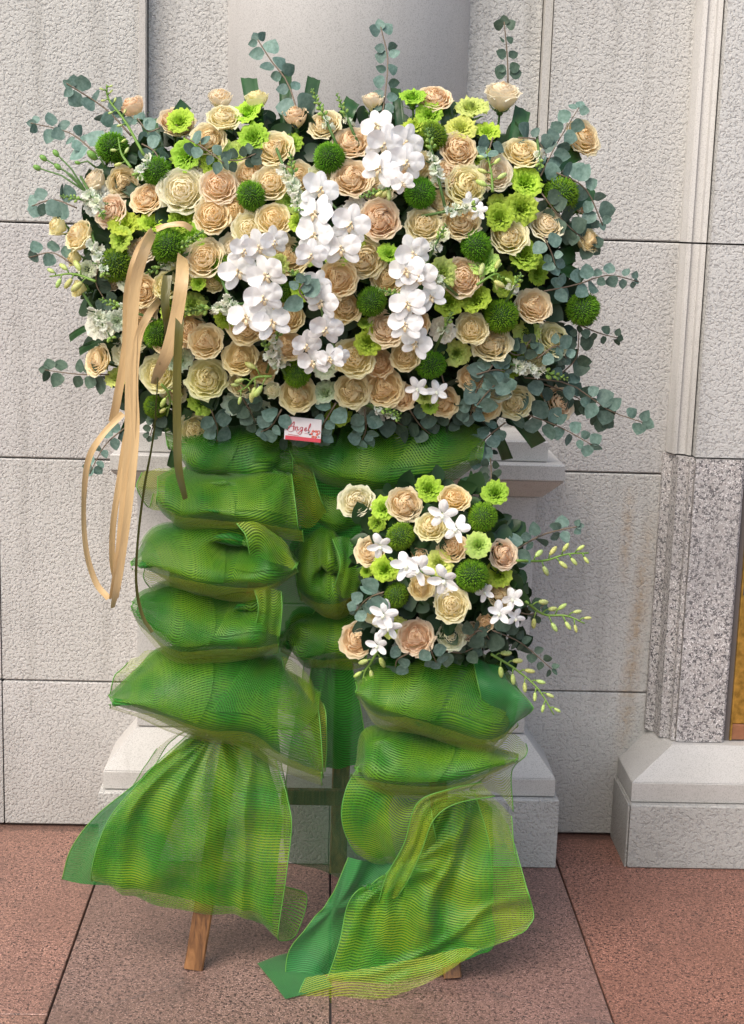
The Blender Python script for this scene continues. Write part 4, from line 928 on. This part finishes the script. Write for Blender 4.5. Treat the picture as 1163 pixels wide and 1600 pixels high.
def puff(par, top, bot, Yb, bulge=.07, back=.07, seed=1, dents=(), amp=.0055, pinch=None, lining=(.06, .93, .06, .72, .009), mat='mesh_shaded', taper=True, outer=True, **kw):
    """a full rolled loop: behind, over the top, round the belly, under the bottom"""
    n = len(top); rows = []
    bot = [tuple(p) for p in crom([list(p) for p in bot], n)] if len(bot) != n else bot
    for (f, d) in ((.46, -1.), (.10, -1.), (-.03, -.65), (.06, -.05), (.28, .48), (.58, .88), (.85, 1.), (1.0, .52), (1.0, -.6), (.60, -1.)):
        r = []
        for i in range(n):
            u = i / (n - 1); e = (1 - abs(2 * u - 1) ** 3 * .45) if taper else 1
            x = top[i][0] * (1 - f) + bot[i][0] * f; y = top[i][1] * (1 - f) + bot[i][1] * f
            dd = d * (bulge * 1.15 if d > 0 else back) * e
            r.append((x, y, Yb - dd))
        rows.append(r)
    if bulge > .05 and outer:     # loose outer layer of yellow mesh that shows past the edges
        mx = sum(t[0] for t in top) / n; my = (sum(t[1] for t in top) + sum(t[1] for t in bot)) / 2 / n; r_ = random.Random(seed); sx, sy, ox_, oy_ = r_.uniform(1.0, 1.03), r_.uniform(1.06, 1.14), r_.uniform(-6, 6), r_.uniform(1, 6)
        rw = [[(mx + (x - mx) * sx + ox_, my + (y - my) * sy + oy_, Y - .008) for x, y, Y in r] for r in rows[6:9]]
        fold(par, rw, 'meshy', seed + 7, amp * .5, None, (), None, nv=20)
    return fold(par, rows, mat, seed, amp, lining, dents, pinch, nv=56, arc=.05, **kw)
def Yr(rows, Yb):
    return [[(p[0], p[1], Yb - (p[2] if len(p) > 2 else 0) - d) for p in r] for d, r in rows]

lr = thing('mesh_ribbon', 'left green mesh ribbon gathered in five puffs ending in a wide flared tail', 'ribbon')
cr_ = thing('mesh_ribbon', 'dark shaded green mesh ribbon swag directly below the large flower spray', 'ribbon')
mr = thing('mesh_ribbon', 'middle green mesh ribbon puffs left of the small lower bouquet', 'ribbon')
rr = thing('mesh_ribbon', 'right green mesh ribbon falling from the lower bouquet onto the paving', 'ribbon')
# swag under the spray
puff(cr_, [(258,668),(330,662),(400,662),(456,680)], [(262,705),(320,748),(395,750),(456,742)], 2.98, .06, .05, 3, outer=False, pinch=(1., .4, 9))
puff(cr_, [(440,680),(520,662),(620,650),(700,650),(760,672)], [(466,728),(515,755),(600,770),(690,752),(752,728)], 2.98, .065, .05, 5, outer=False, pinch=(.3, .3, 9))
puff(cr_, [(455,742),(500,750),(560,755),(600,770)], [(478,800),(510,826),(560,830),(600,815)], 2.99, .03, .03, 8)
fold(cr_, Yr([(0, [(452,712),(470,716),(486,722)]), (.01, [(456,770),(480,765),(500,775)]), (.0, [(462,820),(485,825),(512,800)])], 2.95), 'meshy', 9, .003)
# left column of puffs
fold(lr, Yr([(-.02, [(222,738),(245,733),(290,730)]), (.015, [(214,762),(240,768),(280,770)]), (-.01, [(232,792),(262,803),(300,812)]), (-.05, [(240,770),(265,770),(300,780)])], 2.92), 'meshy', 4, .002)
puff(lr, [(246,742),(288,733),(338,744),(400,742),(456,742)], [(248,785),(282,818),(340,816),(400,824),(468,836)], 2.90, .075, .06, 11, dents=[(345,772,2.84,.028,.018)], pinch=(1., .3, 8))
fold(lr, Yr([(-.02, [(228,880),(255,880),(300,890)]), (.01, [(225,905),(260,912),(310,918)]), (-.03, [(240,925),(270,930),(310,930)])], 2.92), 'meshy', 6, .002)
puff(lr, [(203,874),(238,828),(300,815),(371,814),(425,828),(464,880)], [(206,886),(250,902),(300,918),(350,928),(410,922),(464,890)], 2.885, .085, .07, 21, dents=[(372,850,2.80,.036,.13)], pinch=(.75, .35, 7), taper=True)
puff(lr, [(206,938),(232,922),(275,912),(346,922),(404,922),(442,930)], [(208,950),(226,985),(276,1026),(346,1024),(405,1018),(436,1012)], 2.88, .08, .07, 31, dents=[(392,940,2.80,.03,.12)], pinch=(.9, .1, 8))
fold(lr, Yr([(-.03, [(200,1035),(230,1018),(280,1010)]), (.01, [(180,1055),(225,1040),(280,1035)]), (0, [(172,1085),(215,1080),(270,1075)])], 2.90), 'meshy', 7, .002)
puff(lr, [(168,1084),(215,1045),(253,1019),(328,1022),(400,1024),(440,1040),(500,1090)], [(178,1100),(225,1116),(268,1133),(330,1150),(390,1157),(440,1188),(505,1212)], 2.86, .075, .07, 41, pinch=(.75, .1, 7), lining=(.0, .82, .12, .78, .007))
fold(lr, Yr([(-.01, [(440,1025),(462,1035),(488,1062),(503,1100)]), (.02, [(452,1080),(470,1095),(490,1110),(510,1130)]), (.01, [(470,1150),(482,1160),(498,1172),(510,1180)]), (0, [(495,1205),(500,1210),(504,1212),(508,1205)])], 2.87), 'meshy', 12, .003)
# flared tail
tail = [(.02, [(300,1140),(325,1138),(350,1140),(380,1150),(410,1165),(435,1185)]), (.05, [(232,1205),(275,1195),(320,1195),(370,1203),(410,1213),(448,1240)]), (.075, [(176,1270),(235,1258),(300,1262),(360,1270),(410,1277),(456,1290)]),
        (.085, [(150,1330),(225,1328),(295,1338),(360,1350),(405,1362),(447,1372)]), (.07, [(142,1384),(215,1395),(290,1409),(350,1424),(400,1442),(436,1464)]), (.02, [(160,1386),(225,1398),(295,1408),(355,1424),(420,1452),(462,1462)]), (-.03, [(175,1375),(235,1385),(300,1395),(360,1405),(425,1425),(480,1400)]), (-.02, [(180,1350),(240,1360),(300,1370),(360,1378),(410,1380),(443,1380)])]
fold(lr, Yr(tail, 2.86), 'mesh', 51, .006, lining=(.0, .93, .0, .56, .010), pinch=(.35, -.05, 13), nv=60, fr=1.2)
fold(lr, Yr([(.02, [(292,1155),(310,1152),(330,1150)]), (.03, [(215,1222),(255,1222),(300,1230)]), (.045, [(150,1275),(200,1280),(270,1285)]), (.06, [(112,1325),(165,1335),(250,1340)]), (.065, [(97,1374),(140,1382),(240,1388)])], 2.875), 'cloth', 52, .003, name='lining', pinch=(.9, -.05, 8))
fold(lr, Yr([(0, [(360,1150),(400,1165),(440,1190)]), (.02, [(380,1230),(420,1240),(452,1255)]), (.02, [(385,1300),(425,1310),(456,1305)])], 2.90), 'mesh', 53, .006, pinch=(.2, 0, 10))
fold(lr, Yr([(0, [(300,1138),(270,1150),(245,1170)]), (0, [(265,1160),(240,1180),(222,1205)]), (-.01, [(240,1200),(225,1215),(205,1232)])], 2.90), 'meshy', 54, .001)
fold(lr, Yr([(.085, [(370,817),(408,819),(446,848),(463,879)]), (.105, [(384,836),(412,840),(444,862),(462,884)]), (.10, [(391,866),(412,874),(438,882),(458,889)])], 2.885), 'mesh', 22, .002, nv=20)
fold(lr, Yr([(.07, [(398,921),(418,918),(440,924)]), (.085, [(404,950),(420,950),(441,955)]), (.075, [(398,985),(418,990),(437,995)])], 2.885), 'mesh', 23, .002, nv=20)
# middle puffs
puff(mr, [(454,850),(480,822),(520,826),(560,842)], [(466,930),(505,955),(540,948),(566,915)], 2.97, .07, .06, 61, dents=[(512,878,2.87,.034,.13)], pinch=(.6, .3, 7), lining=(.02, .98, .1, .82, .006))
puff(mr, [(432,985),(470,962),(520,950),(570,958)], [(436,1012),(480,1034),(530,1038),(572,1034)], 2.97, .055, .05, 63, pinch=(.1, .4, 8), dents=[(505,965,2.89,.025,.04)])
fold(mr, Yr([(.06, [(520,842),(540,838),(562,850)]), (.075, [(532,880),(546,885),(566,890)]), (.06, [(520,925),(540,935),(562,925)])], 2.95), 'mesh_shaded', 24, .002, nv=20)
fold(mr, Yr([(0, [(470,815),(490,800),(530,805),(560,815)]), (0, [(475,835),(500,838),(530,838),(565,840)]), (-.02, [(480,860),(510,860),(540,860),(570,860)])], 2.99), 'lining', 64, .004)
# veil behind: dark green backing cloth, from under the spray down to knee height
veil = thing('backing_cloth', 'dark green sheer backing cloth hanging behind the ribbons to knee height', 'cloth')
fold(veil, Yr([(0, [(478,1000),(510,1000),(545,1000),(590,1000),(640,1000)]), (.0, [(470,1080),(510,1090),(548,1095),(600,1100),(660,1100)]), (0, [(452,1180),(500,1185),(550,1190),(610,1195),(680,1200)]), (0, [(444,1270),(495,1275),(550,1280),(610,1290),(690,1290)]), (0, [(446,1345),(490,1356),(545,1378),(610,1390),(680,1380)])], 2.97), 'veil', 71, .004, name='cloth_panel', pinch=(.5, -.1, 9))
fold(veil, Yr([(0, [(488,1030),(515,1028),(548,1030)]), (0, [(482,1110),(520,1115),(566,1120)]), (0, [(505,1200),(535,1200),(575,1190)])], 2.955), 'lining', 72, .004, name='cloth_panel', pinch=(.5, -.1, 9))
fold(veil, Yr([(0, [(300,690),(400,690),(480,700),(560,700),(690,700)]), (0, [(275,800),(380,800),(450,820),(560,820),(680,820)]), (0, [(265,900),(330,900),(410,905),(460,910),(540,900)]), (0, [(270,1010),(330,1010),(395,1020),(430,1030),(450,1030)]), (0, [(290,1130),(330,1150),(370,1165),(400,1170),(425,1170)])], 2.97), 'lining', 73, .004, name='cloth_panel')
# right column
puff(rr, [(556,1062),(590,1030),(650,1012),(720,1012),(785,1050),(812,1090)], [(560,1085),(590,1124),(640,1137),(700,1153),(762,1166),(806,1130)], 2.87, .085, .07, 81, pinch=(.5, .1, 9), lining=(.02, .80, .12, .8, .007))
fold(rr, Yr([(.0, [(740,1030),(775,1040),(806,1072)]), (.05, [(750,1080),(790,1090),(834,1107)]), (.0, [(758,1150),(775,1160),(800,1138)])], 2.84), 'cloth', 82, .003, name='lining')
puff(rr, [(552,1196),(582,1142),(646,1134),(704,1150),(760,1160),(808,1182)], [(556,1206),(585,1226),(640,1238),(700,1234),(760,1214),(808,1188)], 2.86, .08, .07, 83, pinch=(.4, .0, 8), dents=[(600,1185,2.79,.02,.02)])
fold(rr, Yr([(.02, [(566,1190),(612,1212),(650,1230),(668,1245)]), (.06, [(542,1232),(590,1252),(635,1265),(674,1272)]), (.07, [(535,1285),(585,1300),(630,1306),(680,1303)]), (.05, [(558,1335),(600,1350),(640,1342),(684,1318)]), (.0, [(580,1332),(612,1340),(645,1330),(680,1300)])], 2.86), 'mesh', 84, .004, lining=(.0, .5, .1, .8, .012), pinch=(.9, 0, 8))
big = [(.02, [(672,1262),(690,1246),(718,1237),(742,1240),(770,1256),(800,1285)]), (.05, [(612,1352),(655,1338),(700,1330),(735,1325),(768,1326),(808,1330)]), (.075, [(552,1400),(610,1398),(665,1398),(715,1394),(765,1388),(822,1384)]),
       (.09, [(532,1470),(590,1466),(650,1460),(705,1450),(765,1432),(835,1432)]), (.10, [(515,1520),(570,1516),(635,1505),(705,1488),(770,1470),(818,1450)]), (.11, [(500,1550),(555,1546),(622,1534),(695,1512),(745,1486),(800,1458)])]
fold(rr, Yr(big, 2.85), 'mesh', 91, .007, lining=(.03, .82, .02, .93, .010), pinch=(.15, .25, 11), nv=56, fr=1.2)
fold(rr, Yr([(.115, [(478,1528),(540,1518),(610,1506),(680,1490),(730,1480)]), (.135, [(468,1550),(535,1542),(610,1530),(690,1508),(745,1484)]), (.15, [(464,1574),(530,1572),(610,1558),(690,1524),(752,1482)])], 2.83), 'meshy', 92, .002)
fold(rr, Yr([(.04, [(545,1340),(580,1345),(620,1350),(660,1345)]), (.06, [(515,1405),(560,1408),(610,1410),(660,1400)]), (.065, [(478,1450),(530,1455),(590,1460),(650,1455)]), (.08, [(450,1492),(505,1500),(560,1500),(620,1490)]), (.115, [(446,1562),(490,1556),(540,1538),(600,1515)])], 2.865), 'cloth', 93, .005, name='lining', pinch=(.1, .3, 6))
fl_ = [[gnd(402, 1508), gnd(440, 1494), gnd(480, 1486)], [gnd(424, 1535), gnd(460, 1525), gnd(500, 1515)], [gnd(446, 1564), gnd(480, 1555), gnd(520, 1545)]]
Gf = np.array([[list(p + Vector((0, 0, .004))) for p in r] for r in fl_]); Gf = np.transpose(crom(np.transpose(crom(Gf, 10), (1, 0, 2)), 12), (1, 0, 2)); ob('lining', to_mesh('lining', Gf, 'cloth'), rr)
fold(rr, Yr([(.07, [(752,1222),(760,1232),(774,1244)]), (.09, [(700,1234),(706,1242),(712,1256)]), (.095, [(652,1256),(664,1264),(678,1280)]), (.09, [(632,1318),(646,1320),(660,1325)]), (.085, [(604,1370),(622,1368),(640,1370)]), (.08, [(592,1412),(606,1408),(622,1400)])], 2.86), 'meshy', 94, .003)
fold(rr, Yr([(.0, [(772,1166),(800,1146),(822,1162)]), (.03, [(765,1205),(795,1192),(823,1178)]), (.02, [(735,1232),(765,1216),(800,1205)]), (.03, [(745,1236),(780,1240),(802,1268)])], 2.87), 'meshy', 95, .002)
fold(rr, Yr([(.03, [(742,1238),(772,1248),(800,1275)]), (.05, [(765,1320),(785,1330),(806,1340)]), (.06, [(768,1400),(790,1410),(826,1400)]), (.07, [(768,1472),(795,1460),(835,1434)])], 2.85), 'meshy', 96, .002)

# ------------------------------------------------------------------ gold satin streamers
gr = 'gold satin streamers'
def streamer(path, w, look, mat='satin', tw=None):
    """path of (px, py, Y); tw = list of twist angles (0 = facing the camera)"""
    n = 40; C_ = [Vector(c) for c in crom([list(at(*p)) for p in path], n)]; tws = np.interp(np.linspace(0, 1, n), np.linspace(0, 1, len(tw)), tw) if tw else [0] * n
    V, Fc, U = [], [], []; hw = w / 2 / F * path[0][2]; L = 0
    for i, p in enumerate(C_):
        d = (C_[min(i + 1, n - 1)] - C_[max(i - 1, 0)]).normalized(); s_ = CB.cross(d).normalized(); nn = s_.cross(d); a = math.radians(tws[i]); s2 = s_ * math.cos(a) + nn * math.sin(a)
        if i: L += (p - C_[i - 1]).length
        for q, u in enumerate((-1, -.33, .33, 1)): V.append(p + s2 * hw * u + nn * .0012 * (1 - u * u)); U.append((L, (u + 1) / 2 * .012))
        if i:
            for j in range(3): a_ = (i - 1) * 4 + j; Fc.append((a_, a_ + 1, a_ + 5, a_ + 4))
    n0 = len(V); V += [v + Vector((0, .0007, 0)) for v in V]; U += U; Fc += [tuple(k + n0 for k in f[::-1]) for f in Fc]
    return thing('satin_streamer', look, 'ribbon', None, gr, mesh('satin_streamer', V, Fc, MT[mat], True, U))
Q = 2.74
streamer([(240,362,2.785),(226,392,Q),(211,450,Q),(205,560,Q),(203,680,Q),(196,780,Q),(188,870,Q),(178,935,Q+.01)], 17, 'widest gold satin streamer hanging straight down the left side to its lowest loop', tw=[60, 35, 10, 0, 5, 0, 15, 40])
streamer([(238,362,2.81),(214,400,Q+.02),(200,460,Q+.02),(197,540,Q+.02),(184,620,Q+.03),(176,660,Q+.05)], 13, 'gold satin streamer ending behind the leaves at the far left', tw=[20, 0, 20, 0, 10, 0])
streamer([(192,646,Q+.03),(160,680,Q+.03),(138,720,Q+.03),(131,790,Q+.03),(135,860,Q+.02),(150,910,Q+.02),(170,935,Q+.01)], 10, 'outermost thin gold satin loop curving out to the left over the wall', tw=[0, -15, 20, 55, 45, 30, 30])
streamer([(208,640,Q+.01),(196,690,Q+.01),(187,750,Q+.01),(177,820,Q+.01),(176,880,Q+.01),(186,922,Q+.01)], 10, 'inner gold satin loop between the outer loop and the straight streamer', tw=[10, 0, 5, 30, 35, 45])
streamer([(250,468,2.80),(232,492,Q),(216,530,Q),(210,600,Q),(212,680,Q),(200,800,Q-.01),(185,905,Q),(176,950,Q)], 12, 'gold satin streamer starting under the tan rose and joining the straight one', tw=[60, 20, 5, 5, 0, 10, 20, 70])
streamer([(286,400,2.79),(284,440,Q),(275,500,Q),(262,550,Q),(247,584,Q+.01),(240,600,Q+.01)], 20, 'wide tan satin streamer twisting across the pale rose', tw=[50, 5, 0, 15, 50, 75])
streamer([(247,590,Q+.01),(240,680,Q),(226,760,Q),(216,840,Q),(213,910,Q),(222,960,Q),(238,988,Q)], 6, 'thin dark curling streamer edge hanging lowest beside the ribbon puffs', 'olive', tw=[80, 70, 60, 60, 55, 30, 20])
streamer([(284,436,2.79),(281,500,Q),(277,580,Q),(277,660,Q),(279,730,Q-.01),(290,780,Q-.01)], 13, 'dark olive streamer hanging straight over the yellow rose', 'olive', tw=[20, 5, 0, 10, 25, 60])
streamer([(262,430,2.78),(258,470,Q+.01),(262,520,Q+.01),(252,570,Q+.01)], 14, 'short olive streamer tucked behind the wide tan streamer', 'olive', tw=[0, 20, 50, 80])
streamer([(244,358,2.80),(262,352,2.795),(285,350,2.795),(300,358,2.80)], 9, 'tan satin bow loop folded above the green ball', 'satin', tw=[0, 30, 10, -20])

# ------------------------------------------------------------------ gift card with script lettering
cy_ = 2.875
c0 = at(446, 650, cy_); c1 = at(503, 656, cy_); c3 = at(444, 686, cy_ - .012)
ex = c1 - c0; ey = c3 - c0; nz = ex.cross(ey).normalized()
if nz.y > 0: nz = -nz
def cp(u, v, h=0): return c0 + ex * u + ey * v + nz * h
card = thing('gift_card', 'small white florist card with red script lettering and red bottom band under the flowers', 'card')
def cquad(name, u0, v0, u1, v1, h, t, mat):
    vs = [cp(u0, v0, h), cp(u1, v0, h), cp(u1, v1, h), cp(u0, v1, h)]; vs += [v - nz * t for v in vs]
    ob(name, mesh(name, vs, [(0, 1, 2, 3), (7, 6, 5, 4), (0, 4, 5, 1), (1, 5, 6, 2), (2, 6, 7, 3), (3, 7, 4, 0)], MT[mat], False), card)
cquad('paper', 0, 0, 1, 1, 0, .0006, 'card'); cquad('band', .03, .83, 1, 1, .0005, .0004, 'red')
m = MB()
def stroke(pts, w=.0007):
    m.tube([cp(u, v, .0008) for u, v in [tuple(p) for p in crom([list(q) for q in pts], 3 * len(pts))]], w, 4)
ox, oy, sx, sy = .13, .56, .155, .34       # baseline start, letter width / height
def let(i, pts): stroke([(ox + (i + x + .18 * y) * sx, oy - y * sy) for x, y in pts])
let(-.3, [(-.3, .1), (.0, -.05), (.5, .6), (.9, 1.05), (.95, .5), (1.0, 0.)]); let(-.3, [(.2, .4), (.6, .45), (1.1, .42)])
let(.9, [(0, .45), (.08, 0), (.15, .3), (.4, .45), (.5, .2), (.55, 0), (.75, .1)])
let(1.75, [(.5, .42), (.15, .4), (.1, .08), (.45, .1), (.5, .42), (.45, -.3), (.15, -.5), (.0, -.25), (.6, .08)])
let(2.5, [(.1, .1), (.45, .3), (.35, .45), (.12, .25), (.25, .0), (.6, .1)])
let(3.2, [(0, .1), (.35, .7), (.3, 1.0), (.15, .7), (.15, .05), (.45, .08)])
stroke([(.13, .42), (.06, .55), (.16, .66), (.3, .55), (.36, .72)], .0004)
ob('lettering', m.me('lettering', MT['red']), card)
m = MB()
for (u, v, r) in ((.82, .66, .11), (.93, .56, .055), (.08, .05, .06)):
    for q in range(6):
        a = q * 1.047; m.ell(Matrix.Translation(cp(u + r * .7 * math.cos(a), v + r * 1.25 * math.sin(a), .0006)) @ Matrix.Diagonal((r * ex.length * .38, .0004, r * ex.length * .38, 1)), 6, 3)
ob('printed_flower', m.me('printed_flower', MT['pink']), card)
m = MB()
for (u, v) in ((.70, .70), (.66, .62), (.94, .76), (.02, .16)): m.ell(Matrix.Translation(cp(u, v, .0006)) @ Matrix.Diagonal((.0022, .0004, .0012, 1)), 6, 3)
ob('printed_leaf', m.me('printed_leaf', MT['black']), card)
m = MB(); stroke([(.55, .66), (.7, .67)], .0003); stroke([(.10, .77), (.4, .80)], .0005); ob('fine_print', m.me('fine_print', MT['red']), card)

# ------------------------------------------------------------------ labels from look and neighbours
LAND = [('the gold streamers', 215, 480), ('the card', 475, 670), ('the dark swag', 600, 730)]
def region(x, y):
    if y > 725 and x > 480:
        return ('upper' if y < 835 else 'middle' if y < 930 else 'lower') + (' left' if x < 620 else ' right' if x > 720 else ' centre') + ' of small bouquet'
    v = 'top' if y < 250 else 'bottom' if y > 560 else 'middle'; h = 'far left' if x < 240 else 'left' if x < 430 else 'centre' if x < 630 else 'right' if x < 800 else 'far right'
    return f'{v} {h}'
SHORT = {'rose': 'rose', 'lisianthus': 'lime lisianthus', 'white lisianthus': 'white lisianthus', 'green ball': 'green ball', 'white orchids': 'white orchids', 'small white orchids': 'small white orchids', 'snapdragon': 'snapdragon', 'bud spray': 'lime buds', 'bud stem': 'closed buds', 'eucalyptus': 'eucalyptus', 'strap leaf': 'strap leaf'}
def rel(dx, dy): return ('right of' if dx > 0 else 'left of') if abs(dx) > abs(dy) else ('below' if dy > 0 else 'above')
used = set()
for (o, kind, look, px, py) in ITEMS:
    cand = [(math.hypot(px - x, py - y), SHORT[k], rel(px - x, py - y)) for (q, k, _, x, y) in ITEMS if k != kind and q is not o] + [(math.hypot(px - x, py - y), n_, rel(px - x, py - y)) for n_, x, y in LAND]
    cand = sorted(c for c in cand if c[0] > 8); reg = region(px, py); pick = []
    for c in cand[:9]:
        if all(c[1] != p[1] for p in pick): pick.append(c)
    done = False
    opts = [(0, 1), (0, 2), (1, 2), (0, 3), (1, 3), (2, 3)]
    for a, b in opts:
        if max(a, b) >= len(pick): continue
        lab = f'{look} {pick[a][2]} {pick[a][1]} and {pick[b][2]} {pick[b][1]}, {reg}'
        if len(lab.split()) > 16: lab = f'{look} {pick[a][2]} {pick[a][1]}, {reg}'
        if len(lab.split()) <= 16 and lab not in used: done = True; break
    if not done:
        k = sum(1 for (q, k2, l2, x, y) in ITEMS if k2 == kind and l2 == look and region(x, y) == reg and (x, y) < (px, py)) + 1
        lab = f'{look} {pick[0][2]} {pick[0][1]}, {reg}, {["first","second","third","fourth","fifth","sixth","seventh"][k % 7 - 1]} from left'
    used.add(lab); o['label'] = lab
